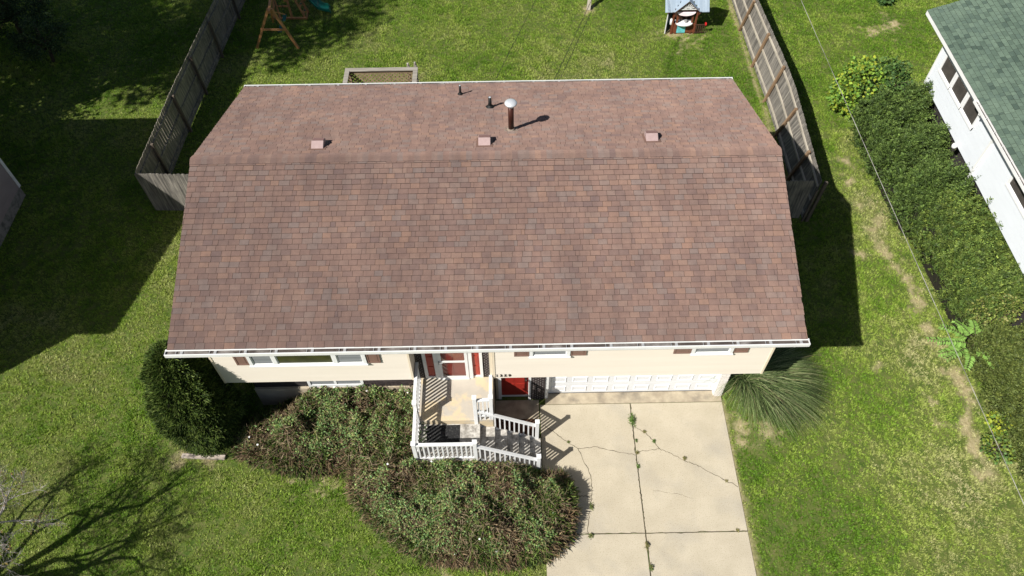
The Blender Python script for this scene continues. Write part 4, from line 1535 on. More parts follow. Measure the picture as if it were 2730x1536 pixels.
def right_house():
    h = thing('neighbour_house', 'white-sided neighbour house with green shingle roof at the right edge', 'house', (25, 5, 0))
    xw, yb = 22.47, 11.75
    yf = -6.0
    zt = 4.38
    MB().bx(xw + .45, xw + 7, yf, yb - .1, -.05, 2.37).build('lower_wall', 'mortar_dark', h)
    w = MB().bx(xw, xw + 7, yf, yb, 2.36, zt).build('wall', 'neighbour_siding', h)
    e = siding(w, yf, yb, xw - .001, 2.362, zt - .01, .20, 'neighbour_siding', axis='y', out=-1, lap=.012)
    MB().bx(xw - .03, xw + .03, yb - .06, yb + .025, 2.35, zt).build('corner_trim', 'white_paint', h)
    # roof: eave along y at the left, rising to +x
    xe, ze, sl_ = 22.10, 4.46, .36
    y0, y1 = yf - .4, 13.02
    xr = 26.5
    zr = ze + (xr - xe) * sl_
    rf = MB().prism([(xe + .02, y0, ze - .012), (xr, y0, zr - .012), (xr + 4.4, y0, ze - .012), (xr + 4.4, y0, ze - .10), (xr, y0, zr - .10), (xe + .02, y0, ze - .05)], (0, y1 - y0, 0)).build('roof', 'asphalt_edge', h)
    # tabs: courses run along y
    shingle_roof(rf, 0, y1 - y0, (xe - .005, y1, ze - .004), (xr, y1, zr - .004), 1, 290, 'shingle_green', xvec=Vector((0, -1, 0)), tabw=(.14, .30), expo=.142, thick=.018,
                 named_ok=lambda p: p.y > 4.5)
    fb = MB().bx(xe - .012, xe + .02, y0, y1 + .0, ze - .16, ze - .012).build('fascia', 'white_paint', h)
    MB().prism([(xe + .02, y1 - .001, ze - .02), (xr, y1 - .001, zr - .02), (xr, y1 - .001, zr - .2), (xe + .02, y1 - .001, ze - .16)], (0, .022, 0)).build('rake_board', 'white_paint', h)
    MB().bx(xe + .02, xw + .02, y0, y1 - .002, ze - .16, ze - .145).build('soffit', 'white_paint', h)
    # gutter starting beside the third window
    g = MB().bx(xe - .13, xe - .115, y0, 8.35, ze - .11, ze - .01).bx(xe - .125, xe - .012, y0, 8.34, ze - .12, ze - .111).bx(xe - .115, xe - .012, 8.33, 8.345, ze - .11, ze - .02).build('gutter', 'white_paint', h)
    MB().bx(xe - .114, xe - .0125, y0, 8.329, ze - .11, ze - .08).build('gutter_debris', 'gutter_inside', g)
    for k in range(10):
        yy = 8.1 - k * .62
        MB().beam((xe - .115, yy, ze - .025), (xe - .013, yy + .05, ze - .02), .012, .012).build('gutter_hanger', 'white_paint', g)
    MB().tube([(xe - .06, 7.9, ze - .12), (xe - .06, 7.9, ze - .20), (xw - .05, 7.75, ze - .34)], .045, 12).build('gutter_outlet', 'white_paint', h)
    MB().beam((xw - .055, 7.2, 4.30), (xw - .055, 7.2, 2.36), .075, .06, up=(1, 0, 0)).beam((xw - .055, 7.2, 2.36), (xw - .10, 6.95, 1.6), .075, .06, up=(1, 0, 0)).build('downspout', 'white_paint', h)
    MB().tube([(xw - .03, 7.02, 2.42), (xw - .05, 6.8, 2.0), (xw - .12, 6.6, 1.5)], .012, 6).build('pipe', 'bracket_metal', h)
    # windows
    for (ya, yb_) in ((10.33, 11.32), (9.32, 10.29), (8.30, 9.28)):
        z0, z1 = 3.22, 4.28
        mb = MB()
        fw = .075
        mb.bx(xw - .06, xw - .003, ya, ya + fw, z0, z1).bx(xw - .06, xw - .003, yb_ - fw, yb_, z0, z1).bx(xw - .06, xw - .003, ya + fw, yb_ - fw, z1 - fw, z1)
        mb.prism([(xw - .075, ya, z0), (xw - .003, ya, z0), (xw - .003, ya, z0 + .13), (xw - .075, ya, z0 + .07)], (0, yb_ - ya, 0))
        wn_ = mb.build('window', 'white_vinyl', h)
        MB().bx(xw - .032, xw - .024, ya + fw, yb_ - fw, z0 + .12, z1 - fw).build('pane', 'screen_grey', wn_)
        MB().bx(xw - .05, xw - .0325, ya + fw, yb_ - fw, z0 + .66, z0 + .70).build('meeting_rail', 'white_vinyl', wn_)
    mb = MB().bx(xw - .06, xw - .003, 5.63, 5.72, 3.45, 4.3).bx(xw - .06, xw - .003, 3.9, 3.99, 3.45, 4.3)
    mb.prism([(xw - .075, 3.9, 3.42), (xw - .003, 3.9, 3.42), (xw - .003, 3.9, 3.55), (xw - .075, 3.9, 3.49)], (0, 1.82, 0))
    wn_ = mb.build('window', 'white_vinyl', h)
    MB().bx(xw - .032, xw - .024, 3.99, 5.63, 3.55, 4.3).build('pane', 'screen_grey', wn_)
    MB().lathe((xw - .10, 8.5, 2.28), [(.05, 0), (.085, .03), (.09, .10), (.07, .16), (.03, .19)], 16).build('wall_lamp', 'white_paint', h, smooth=True)


right_house()

# ================================================================== play equipment
swing = thing('swing_set', 'cedar wood swing set with A-frame and climbing frame in tree shade', 'swing set', (-2.2, 17.6, 0))
apex = Vector((-2.0, 17.25, 2.12))
legs = [(-3.15, 17.64, 0), (-1.37, 17.56, 0)]
for l in legs:
    MB().beam(Vector(l), apex + Vector((.06 if l[0] > -2 else -.06, 0, 0)), .10, .075, up=(0, 1, 0)).build('leg', 'cedar_swing', swing)
MB().beam((-2.66, 17.40, 1.06), (-1.62, 17.36, 1.06), .085, .04, up=(0, 1, 0)).build('crossbar', 'cedar_swing', swing)
MB().beam((-2.0, 17.1, 2.06), (-2.55, 22.0, 2.06), .09, .13).build('beam', 'cedar_swing', swing)
MB().beam((-2.02, 17.4, 2.0), (-2.3, 18.1, .9), .07, .04).build('brace', 'cedar_swing', swing)
MB().beam((-2.02, 17.35, 1.95), (-1.82, 18.35, 1.12), .07, .045).build('brace', 'cedar_swing', swing)
# climbing frame
for a, b, w in (((-2.78, 19.66, .05), (-1.28, 19.62, .05), .10), ((-1.30, 19.66, .05), (-1.33, 20.1, .05), .10), ((-2.50, 19.72, .0), (-2.62, 19.9, 1.55), .09), ((-1.96, 19.7, .0), (-2.05, 19.9, 1.5), .09),
                ((-2.62, 19.62, 1.08), (-1.75, 19.60, 1.08), .09), ((-2.58, 19.7, .62), (-1.98, 19.68, .62), .07), ((-1.36, 19.66, .05), (-1.95, 19.9, 1.62), .08), ((-1.28, 20.05, .05), (-1.85, 20.35, 1.62), .08),
                ((-2.78, 19.66, .05), (-2.50, 20.9, 1.9), .08), ((-2.50, 21.0, 0), (-2.5, 21.0, 2.2), .09), ((-1.6, 21.0, 0), (-1.6, 21.0, 2.2), .09)):
    MB().beam(a, b, w, w * .6, up=(0, 1, .2)).build('timber', 'cedar_swing', swing)
for k in range(5):
    t = .12 + k * .19
    a, b = Vector((-1.36, 19.66, .05)).lerp(Vector((-1.95, 19.9, 1.62)), t), Vector((-1.28, 20.05, .05)).lerp(Vector((-1.85, 20.35, 1.62)), t)
    MB().beam(a, b, .14, .03, up=(1, 0, .3)).build('rung', 'cedar_swing', swing)
    MB().lathe(a.lerp(b, .5) + Vector((0, 0, .02)), [(.05, 0), (.045, .03), (.02, .05)], 10).build('grip', 'green_plastic', swing)
MB().bx(-2.5, -1.6, 20.9, 21.9, 1.35, 1.4).build('platform', 'cedar_swing', swing)
# slide
sl_pts = [(-1.65, 20.9, 1.40), (-1.3, 20.45, 1.02), (-1.0, 20.2, .66), (-.74, 20.08, .36), (-.52, 20.10, .24), (-.36, 20.14, .19), (-.30, 20.15, .06)]
mb = MB()
prev = None
for i, p in enumerate(sl_pts):
    d = Vector(sl_pts[min(i + 1, 6)]) - Vector(sl_pts[max(i - 1, 0)])
    s_ = Vector((-d.y, d.x, 0)).normalized() * .21
    p = Vector(p)
    ring = [p - s_ * 1.12 + Vector((0, 0, -.03)), p - s_ * 1.12 + Vector((0, 0, .10)), p - s_ + Vector((0, 0, .10)), p - s_ * .85, p + s_ * .85, p + s_ + Vector((0, 0, .10)), p + s_ * 1.12 + Vector((0, 0, .10)), p + s_ * 1.12 + Vector((0, 0, -.03))]
    if prev:
        for k in range(8):
            mb.poly([prev[k], prev[(k + 1) % 8], ring[(k + 1) % 8], ring[k]])
    else:
        mb.poly(ring)
    prev = ring
mb.poly(prev[::-1])
mb.build('slide', 'green_plastic', swing)
for (sx, sy, lb) in ((-2.11, 19.02, 'green plastic swing seat hanging in front of the climbing frame'), (-2.13, 18.25, 'green plastic swing seat hanging nearest the A-frame')):
    s_ = thing('swing', lb, 'swing', (sx, sy, .45), 'swings')
    mb = MB()
    for k in range(6):
        a0, a1 = -.25 + k / 6 * .5, -.25 + (k + 1) / 6 * .5
        z0, z1 = .42 + a0 * a0 * 1.1, .42 + a1 * a1 * 1.1
        mb.quadbox([(sx - .08, sy + a0, z0), (sx + .08, sy + a0, z0), (sx + .08, sy + a1, z1), (sx - .08, sy + a1, z1), (sx - .08, sy + a0, z0 + .02), (sx + .08, sy + a0, z0 + .02), (sx + .08, sy + a1, z1 + .02), (sx - .08, sy + a1, z1 + .02)])
    mb.build('seat', 'green_plastic', s_)
    for dy in (-.25, .25):
        MB().tube([(sx, sy + dy, .5), (sx - .02, sy + dy * .9, 2.0)], .011, 6).build('rope', 'rope', s_)
tr = thing('trapeze', 'green ring swing hanging beside the top of the A-frame', 'swing', (-2.1, 17.9, 1.7))
MB().tube([(-2.16 + .02 * math.sin(a), 17.75 + .16 * math.cos(a), 1.72 + .16 * math.sin(a)) for a in [i * math.pi / 8 for i in range(17)]], .018, 6).build('ring', 'green_plastic', tr)
MB().tube([(-2.16, 17.75, 1.88), (-2.05, 17.75, 2.05)], .012, 6).build('rope', 'rope_tan', tr)
wp = thing('wooden_post', 'lone leaning wooden post standing on the back lawn', 'post', (11.2, 20, 0))
MB().beam((11.2, 20.0, -.02), (11.42, 20.9, 2.3), .16, .12, up=(0, 1, 0)).build('post_shaft', 'fence_rail_bleached', wp)
MB().beam((11.42, 20.9, 2.3), (10.2, 23.5, 2.3), .12, .14).build('beam', 'fence_rail_bleached', wp)
MB().beam((10.0, 23.9, 0), (10.2, 23.5, 2.3), .14, .12).build('post_shaft', 'fence_rail_bleached', wp)


def playhouse():
    p = thing('playhouse', 'small cedar playhouse with blue-grey roof and white fan gable', 'playhouse', (15.1, 18.6, 0))
    y0, y1 = 18.16, 19.15
    xl, xr = 14.62, 15.60
    for (x, y) in ((xl, y0), (xr, y0), (xl, y1), (xr, y1), (xl + .18, y0 + .01), (xr - .16, y0 + .01)):
        MB().bx(x - .035, x + .035, y - .035, y + .035, 0, 1.13).build('post', 'cedar_house', p)
    for k in range(5):
        a = xl + .04 + k * .185
        if 1 <= k <= 2:
            continue
        MB().bx(a, a + .178, y0 - .012, y0 + .012, .05, .50).build('wall_board', 'cedar_house', p)
    MB().bx(xl + .225, xl + .59, y0 - .02, y0 + .005, .05, .49).build('chalk_board', 'teal_board', p)
    for k in range(8):
        MB().bx(xl + .04 + k * .115, xl + .145 + k * .115, y1 - .012, y1 + .012, .05, 1.1).build('wall_board', 'cedar_dark', p)
    for k in range(3):
        MB().bx(xl - .012, xl + .012, y0 + .05 + k * .3, y0 + .33 + k * .3, .05, .55).build('wall_board', 'cedar_house', p)
    MB().bx(xl - .04, xr + .04, y0 - .04, y0 + .04, 1.10, 1.19).build('header', 'cedar_house', p)
    MB().bx(xl - .04, xr + .04, y0 - .03, y0 + .04, 1.195, 1.25).build('header', 'cedar_house', p)
    MB().bx(xl, xr, y0 + .04, y1, .02, .05).build('floor', 'cedar_dark', p)
    # counter: half-round shelf
    cx = (xl + xr) / 2
    pts = [(cx + .36 * math.cos(a), y0 - .02 - .20 * math.sin(a), .50) for a in [i * math.pi / 10 for i in range(11)]] + [(cx - .36, y0 + .22, .50), (cx + .36, y0 + .22, .50)]
    MB().prism(pts, (0, 0, .035)).build('counter', 'white_paint', p)
    MB().tube([(cx + .06, y0 + .02, .58), (cx + .06, y0 + .02, .64)], .07, 12).build('sink', 'bracket_metal', p)
    for k in (-.14, .10):
        MB().bx(cx + k - .02, cx + k + .02, y0 + .12, y0 + .15, .536, 1.1).build('mullion', 'cedar_dark', p)
    # awning: scalloped valance
    pts = [(cx - .40, y0 - .06, 1.10)] + [(cx + .40 * math.cos(a), y0 - .075 - .04 * math.sin(a), 1.10 - .17 * math.sin(a)) for a in [math.pi - i * math.pi / 12 for i in range(1, 12)]] + [(cx + .40, y0 - .06, 1.10)]
    MB().prism(pts, (0, .012, 0)).build('awning', 'pink_cloth', p)
    # main roof: ridge along x, boards
    xa, xb = 14.20, 16.05
    yr_, zr_ = 18.68, 1.78
    gx0, gx1, gz0, gz1, gy = xl - .03, xr + .06, 1.14, 1.66, 17.98
    gm, hw = (gx0 + gx1) / 2, (gx1 - gx0) / 2
    nb = 18
    for side in (0, 1):
        ye, ze = (18.02, 1.12) if side == 0 else (19.34, 1.12)
        sg = 1 if side == 0 else -1
        for k in range(nb):
            a, b = xa + (xb - xa) * k / nb + .001, xa + (xb - xa) * (k + 1) / nb - .001
            tw = .006 * (k % 3)
            cut = 0.0
            if side == 0:
                d_ = max(0.0, min(abs(a - gm), abs(b - gm))) if (a - gm) * (b - gm) > 0 else 0.0
                cut = max(0.0, gz0 + (gz1 - gz0) * (1 - d_ / hw) - 1.12 - .03) if d_ < hw else 0.0
            yc, zc = ye + sg * cut, ze + cut
            MB().quadbox([(a, yc, zc), (b, yc, zc), (b, yr_, zr_), (a, yr_, zr_), (a, yc, zc + .018 + tw), (b, yc, zc + .018 + tw), (b, yr_, zr_ + .018), (a, yr_, zr_ + .018)]).build('roof_board', 'playroof_blue', p)
    # cross gable
    for s_, xe_ in ((0, gx0), (1, gx1)):
        q = [(xe_, gy, gz0), (gm, gy, gz1), (gm, 18.58, gz1), (xe_, gy + .07, gz0)]
        q = q if s_ == 0 else q[::-1]
        MB().prism(q, (0, 0, .022)).build('gable_roof', 'playroof_blue', p)
        MB().beam((xe_, gy - .008, gz0 - .005), (gm, gy - .008, gz1 - .005), .02, .03, up=(0, 1, 0)).build('gable_edge', 'cedar_dark', p)
    # white fan in the gable
    hb = .40
    cxg, zb = gm, 1.255
    fan = MB().bx(cxg - hb + .02, cxg + hb - .02, 18.0, 18.015, zb, zb + .035).build('gable_fan', 'white_paint', p)
    for ang in (22, 45, 67, 90, 113, 135, 158):
        a = R(ang)
        # ray to the gable slope
        t = .05
        while True:
            px, pz = t * math.cos(a), t * math.sin(a)
            if pz > (1 - abs(px) / hb) * .37 or t > .5:
                break
            t += .01
        MB().beam((cxg + .03 * math.cos(a), 18.007, zb + .03), (cxg + t * math.cos(a), 18.007, zb + .02 + t * math.sin(a)), .035, .012, up=(0, 1, 0)).build('fan_ray', 'white_paint', fan)
    for s_ in (-1, 1):
        MB().beam((cxg + s_ * hb, 18.008, zb), (cxg, 18.008, zb + .38), .035, .014, up=(0, 1, 0)).build('fan_rim', 'white_paint', fan)
    MB().prism([(cxg - hb, 18.03, zb), (cxg + hb, 18.03, zb), (cxg, 18.03, zb + .36)], (0, .02, 0)).build('gable_board', 'cedar_dark', p)
    # curved bracket and porch rail at the right
    MB().tube([(xr + .03, y0, .80), (xr + .08, y0, .95), (xr + .2, y0, 1.06), (xr + .36, y0, 1.10)], .02, 6).build('bracket', 'cedar_house', p)
    MB().beam((xr, y0 - .04, .44), (xr + .42, y0 - .02, .44), .035, .03).build('porch_rail', 'cedar_dark', p)
    MB().beam((xr, y0 - .04, .07), (xr + .42, y0 - .02, .07), .035, .03).build('porch_rail', 'cedar_dark', p)
    for k in range(5):
        MB().bx(xr + .06 + k * .088, xr + .09 + k * .088, y0 - .045, y0 - .02, .08, .43).build('porch_baluster', 'cedar_dark', p)
    # open dutch door on the left with white edge, round white flower box
    MB().beam((xl - .26, y0 - .02, .5), (xl - .03, y0 + .25, .5), .02, .95, up=(0, 0, 1)).build('door', 'teal_dark', p)
    MB().beam((xl - .27, y0 - .03, .03), (xl - .27, y0 - .03, 1.0), .035, .035, up=(0, 1, 0)).build('door_edge', 'white_paint', p)
    MB().lathe((xl - .05, y0 + .04, .40), [(.02, 0), (.06, .05), (.07, .22), (.05, .30)], 10).build('flower_box', 'white_paint', p, smooth=True)
    MB().tube([(xr + .42, y0 - .03, .47), (xr + .47, y0 - .03, .47)], .075, 14).build('toy_wheel', 'red_plastic', p)


playhouse()

# ================================================================== small things
ti = tag(MB().bx(-.62, .62, -.065, .065, 0, .10).build('landscape_timber', 'timber_pale', None, bevel=.012), 'pale weathered landscape timber on the lawn before the rounded yew', 'timber')
ti.location = (-1.26, -1.07, -.02)
ti.rotation_euler = (0, 0, R(-3.5))
mb = MB().lathe((0, 0, 0), [(.16, -.05), (.2, .03), (.17, .09), (.10, .13), (.02, .14)], 9)
rk = mb.build('rock', 'rock_tan', None, smooth=False)
rk.location = (-.95, -.90, 0)
rk.scale = (1.4, .7, .8)
for v in rk.data.vertices:
    v.co += Vector((random.gauss(0, .015), random.gauss(0, .015), random.gauss(0, .01)))
tag(rk, 'low tan rock behind the landscape timber', 'rock')


def cable(name, label, a, b, sag, r, m, group='overhead cables'):
    a, b = Vector(a), Vector(b)
    pts = []
    for i in range(25):
        t = i / 24
        p = a.lerp(b, t)
        p.z -= sag * 4 * t * (1 - t)
        pts.append(p)
    return tag(MB().tube(pts, r, 6).build(name, m, None, smooth=True), label, 'cable', group)


cable('power_cable', 'pale overhead cable crossing above the right lawn', (17.05, 24.0, 5.5), (17.72, -12.0, 5.45), .12, .0075, 'cable_pale')
cable('power_cable', 'thin dark cable running from the back eave, leftmost of three', (7.0, 8.85, 4.8), (13.2, 27, 6.2), .35, .008, 'cable_black')
cable('power_cable', 'thin dark cable from the back eave, middle of three', (8.85, 8.85, 4.8), (15.4, 27, 6.2), .35, .008, 'cable_black')
cable('power_cable', 'thin dark cable from the back eave, rightmost of three', (9.0, 8.85, 4.75), (15.5, 27, 6.1), .42, .008, 'cable_black')

# ================================================================== plants
YEW = [(.045, .078, .014), (.072, .112, .020), (.098, .142, .027), (.030, .054, .012), (.135, .175, .042)]
YEWTIP = [(.10, .14, .035), (.13, .17, .04)]


def mound_field(poly, H, soft, seed, only):
    def f(x, y):
        d = edge_dist(x, y, poly, only)
        h = H * np.clip(d / soft, 0, 1) ** .55
        n = vnoise(x * 1.5 + seed, y * 1.5 + seed * 2, oct=3)
        n2 = vnoise(x * 5 + seed, y * 5, oct=2)
        return h * (.42 + .98 * n) + .34 * (n2 - .5)
    return f


def overgrown_bush(name, label, poly, H, soft, seed, n_spray, n_vine, n_twig, only):
    c = np.mean(np.array(poly), 0)
    t = thing(name, label, 'bush', (c[0], c[1], 0), 'overgrown bushes by the stoop')
    f = mound_field(poly, H, soft, seed, only)
    # dark inner shell, coloured as the shade between the sprays
    xs = np.array(poly)
    step = .09
    gx, gy = np.arange(xs[:, 0].min() - .05, xs[:, 0].max() + .1, step), np.arange(xs[:, 1].min() - .05, xs[:, 1].max() + .1, step)
    X, Y = np.meshgrid(gx, gy)
    ins = in_poly(X, Y, poly)
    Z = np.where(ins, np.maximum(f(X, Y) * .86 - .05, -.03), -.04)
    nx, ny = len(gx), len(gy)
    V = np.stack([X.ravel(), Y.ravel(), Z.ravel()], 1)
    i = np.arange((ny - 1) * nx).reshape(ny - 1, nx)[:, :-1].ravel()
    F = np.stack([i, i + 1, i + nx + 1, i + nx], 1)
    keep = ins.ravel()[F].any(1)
    link('core', np_mesh('core', V, F[keep], None, 'bush_inner_shade', True), t)

    def samp(n):
        out = []
        tot = 0
        while tot < n:
            x = RNG.uniform(xs[:, 0].min(), xs[:, 0].max(), n)
            y = RNG.uniform(xs[:, 1].min(), xs[:, 1].max(), n)
            k = in_poly(x, y, poly)
            out.append(np.stack([x[k], y[k]], 1))
            tot += k.sum()
        q = np.concatenate(out)[:n]
        x, y = q[:, 0], q[:, 1]
        e = .05
        z = f(x, y)
        gx_, gy_ = (f(x + e, y) - z) / e, (f(x, y + e) - z) / e
        nr = unit(np.stack([-gx_, -gy_, np.ones(n)], 1))
        # near the rim lean outwards
        ce = np.stack([x - c[0], y - c[1], np.zeros(n)], 1)
        rim = np.clip(1 - edge_dist(x, y, poly, only) / .5, 0, 1)[:, None]
        nr = unit(nr + unit(ce) * rim * .9)
        return x, y, z, nr
    # evergreen sprays
    x, y, z, nr = samp(n_spray)
    dead = vnoise(x * 1.9 + seed, y * 1.9 + 5, oct=3)
    P = np.stack([x, y, z * RNG.uniform(.72, 1.0, n_spray)], 1)
    D = unit(nr * .55 + rand_dirs(n_spray) * .65 + np.array([.12, .10, .18]))
    V, F, idx, fr = sprays(P, D, RNG.uniform(.06, .15, n_spray) * np.where(edge_dist(x, y, poly, only) < .22, 2.0, 1), RNG.uniform(.022, .045, n_spray), .12, 2)
    green = pick(YEW, n_spray, .25)
    brown = pick([(.20, .135, .075), (.14, .095, .055), (.27, .20, .115), (.09, .065, .04)], n_spray, .25)
    isd = (dead + RNG.normal(0, .12, n_spray)) > .56
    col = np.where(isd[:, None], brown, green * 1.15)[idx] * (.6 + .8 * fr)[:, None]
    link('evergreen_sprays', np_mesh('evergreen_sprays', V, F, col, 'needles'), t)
    # climbing vine leaves
    x, y, z, nr = samp(n_vine * 2)
    vn = vnoise(x * 1.7 + seed * 3, y * 1.7 + 2, oct=3) + .25 * vnoise(x * 6, y * 6 + seed, oct=2)
    k = np.argsort(-(vn + RNG.normal(0, .07, len(vn))))[:n_vine]
    x, y, z, nr = x[k], y[k], z[k], nr[k]
    P = np.stack([x, y, z + RNG.uniform(-.04, .07, n_vine)], 1)
    D = unit(nr * .25 + rand_dirs(n_vine) * np.array([1, 1, .5]))
    V, F = leaves(P, D, RNG.uniform(.04, .075, n_vine), RNG.uniform(.03, .055, n_vine))
    cg = pick([(.17, .29, .09), (.22, .34, .12), (.12, .22, .075), (.24, .31, .09), (.29, .29, .11)], n_vine, .3)
    link('vine_leaves', np_mesh('vine_leaves', V, F, cg, 'leaves'), t)
    # bare twigs
    x, y, z, nr = samp(n_twig)
    P = np.stack([x, y, z + RNG.uniform(-.03, .05, n_twig)], 1)
    D = unit(nr * .25 + rand_dirs(n_twig))
    V, F, idx, fr = sprays(P, D, RNG.uniform(.12, .35, n_twig), RNG.uniform(.008, .014, n_twig), .5, 3, False)
    link('dead_twigs', np_mesh('dead_twigs', V, F, pick([(.30, .22, .13), (.22, .16, .095), (.38, .30, .19)], n_twig)[idx], 'needles'), t)
    # a few white bindweed flowers
    for q in range(6):
        xf, yf, zf, _ = samp(1)
        MB().lathe((xf[0], yf[0], zf[0] + .05), [(.004, -.03), (.01, 0), (.028, .02), (.03, .024)], 7).build('flower', 'white_paint', t)
    return t


overgrown_bush('overgrown_bush', 'brown and green overgrown bush below the picture window, left of the stoop', BUSH_L, 1.15, .8, 3.0, 24000, 9500, 4800, [0, 1, 2, 3, 4, 5, 11, 12, 13, 14])
overgrown_bush('overgrown_bush', 'large overgrown bush spilling over the driveway in front of the stairs', BUSH_R, 1.25, .75, 8.0, 32000, 13500, 6000, [0, 1, 2, 3, 4, 5, 6, 7, 8, 9, 10, 11])


def rounded_yew():
    cx, cy, H, rr = -1.12, -.2, 4.0, 1.0
    t = thing('yew_shrub', 'tall rounded dark green yew at the left front corner of the house', 'shrub', (cx, cy, 0))

    def prof(tt):
        return np.sqrt(np.clip(1 - np.clip((tt - .32) / .68, 0, 1) ** 2, 0, 1)) * (.86 + .14 * np.clip(tt / .3, 0, 1))
    n = 34000
    tt = RNG.random(n) ** .85
    a = RNG.uniform(0, 6.283, n)
    lump = .66 + .68 * vnoise(np.cos(a) * 2.6 + 5, np.sin(a) * 2.6 + 5, tt * 7 + 5, 3)
    s = prof(tt) * rr * lump * (1 - .16 * RNG.random(n) ** 1.5)
    P = np.stack([cx + s * np.cos(a), cy + s * np.sin(a), .05 + tt * (H - .1) * (.94 + .12 * lump)], 1)
    u = unit(np.stack([np.cos(a), np.sin(a), np.clip((tt - .3) * 1.6, -.2, 3)], 1))
    D = unit(u * .75 + rand_dirs(n) * .7 + np.array([0, 0, .3]))
    V, F, idx, fr = sprays(P, D, RNG.uniform(.06, .16, n), RNG.uniform(.022, .042, n), .1, 2)
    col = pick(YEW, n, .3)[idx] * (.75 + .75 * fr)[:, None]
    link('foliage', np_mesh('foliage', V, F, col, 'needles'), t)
    mb = MB()
    mb.lathe((cx, cy, -.02), [(max(.02, float(prof(np.array(q))) * rr * .70), q * H * .92) for q in np.linspace(0, 1, 14)], 24)
    mb.build('core', 'bush_inner_shade', t, smooth=True)  # dark filler, its colour is the shade behind the foliage
    MB().tube([(cx, cy, -.05), (cx, cy, .9)], .08, 8).build('trunk', 'bark_brown', t)


rounded_yew()


def hedge(name, label, ya, yb, xa_f, xb, H_f, n, cols, tips, L=(.14, .36), lean=(.55, .35, .35), seed=1.0, W=(.06, .11)):
    t = thing(name, label, 'hedge', ((xa_f(.5 * (ya + yb)) + xb) / 2, (ya + yb) / 2, 0), 'hedge along the white house')

    def prof(s, y):
        """s 0..1 across: left foot - top - right; returns x,z,nx,nz"""
        xa = xa_f(y)
        H = H_f(y) * (.70 + .62 * vnoise(y * .9 + seed, s * 2 + seed, oct=3))
        w = xb - xa
        a = np.pi * (1 - s * .93)
        x = xa + w / 2 + w / 2 * np.sign(np.cos(a)) * np.abs(np.cos(a)) ** .55
        z = H * np.abs(np.sin(a)) ** .5
        return x, z, np.cos(a), np.sin(a)
    y = RNG.uniform(ya, yb, n)
    s = RNG.random(n)
    x, z, nx_, nz_ = prof(s, y)
    endf = np.clip(np.minimum(y - ya, yb - y) / .6, .15, 1) ** .5
    lum = vnoise(y * 2.1 + seed, x * 2.1, z * 2.1, 3)
    dep = RNG.uniform(.70, 1.0, n) * (.42 + 1.08 * lum)
    xm = (xa_f(y) + xb) / 2
    P = np.stack([xm + (x - xm) * dep * endf, y, np.maximum(z * dep * endf, .05)], 1)
    D = unit(np.stack([nx_, np.zeros(n), nz_], 1) * .6 + rand_dirs(n) * .5 + np.array(lean))
    V, F, idx, fr = feathers(P, D, RNG.uniform(*L, n) * np.where(RNG.random(n) < .2, 2.1, 1), RNG.uniform(*W, n), .3, 4)
    base = pick(cols, n, .3)
    tip = pick(tips, n, .3)
    w = (fr ** 1.4 * .85)[:, None]
    col = base[idx] * (1 - w) + tip[idx] * w
    link('foliage', np_mesh('foliage', V, F, col, 'needles'), t)
    # inner shell, shade of the gaps put into its colour
    ns, nyy = 16, max(6, int((yb - ya) / .35))
    ss, yy = np.meshgrid(np.linspace(0, 1, ns), np.linspace(ya + .1, yb - .1, nyy))
    x, z, _, _ = prof(ss.ravel(), yy.ravel())
    xm = (xa_f(yy.ravel()) + xb) / 2
    e = np.clip(np.minimum(yy.ravel() - ya, yb - yy.ravel()) / .6, .15, 1) ** .5
    Vc = np.stack([xm + (x - xm) * .68 * e, yy.ravel(), z * .62 * e - .02], 1)
    i = np.arange((nyy - 1) * ns).reshape(nyy - 1, ns)[:, :-1].ravel()
    link('core', np_mesh('core', Vc, np.stack([i, i + 1, i + ns + 1, i + ns], 1), None, 'bush_inner_shade', True), t)
    return t


YW2 = [(.036, .066, .014), (.055, .095, .018), (.080, .125, .024), (.024, .044, .010)]
YT2 = [(.23, .32, .06), (.30, .38, .07), (.15, .24, .05)]
hedge('yew_hedge', 'dark feathery yew hedge against the white house below its windows', 6.2, 12.2, lambda y: 20.35 + .06 * (12 - y), 22.46, lambda y: 2.25 + 0 * y, 13000, YW2, [(.12, .19, .045), (.18, .26, .06)], seed=2.0, lean=(.8, .3, .25))
hedge('yew_hedge', 'sunlit olive-green yew hedge in front of the white house wall', 2.4, 7.0, lambda y: 20.9 + .05 * (7 - y), 22.75, lambda y: 2.45 + 0 * y, 12000, YW2 + [(.08, .105, .022)], YT2, seed=5.0, lean=(1.0, .45, .3), L=(.16, .42))
hedge('juniper_hedge', 'low olive-green juniper hedge in the lower right corner', -3.2, 2.2, lambda y: 21.05 + .08 * (2 - y) + .12 * np.sin(y * 2), 23.6, lambda y: 1.8 + 0 * y, 14000, [(.06, .088, .018), (.088, .115, .024), (.04, .06, .014), (.115, .135, .03)], [(.14, .175, .04), (.12, .155, .04)], seed=9.0,
      L=(.10, .26), lean=(.3, .2, .3))


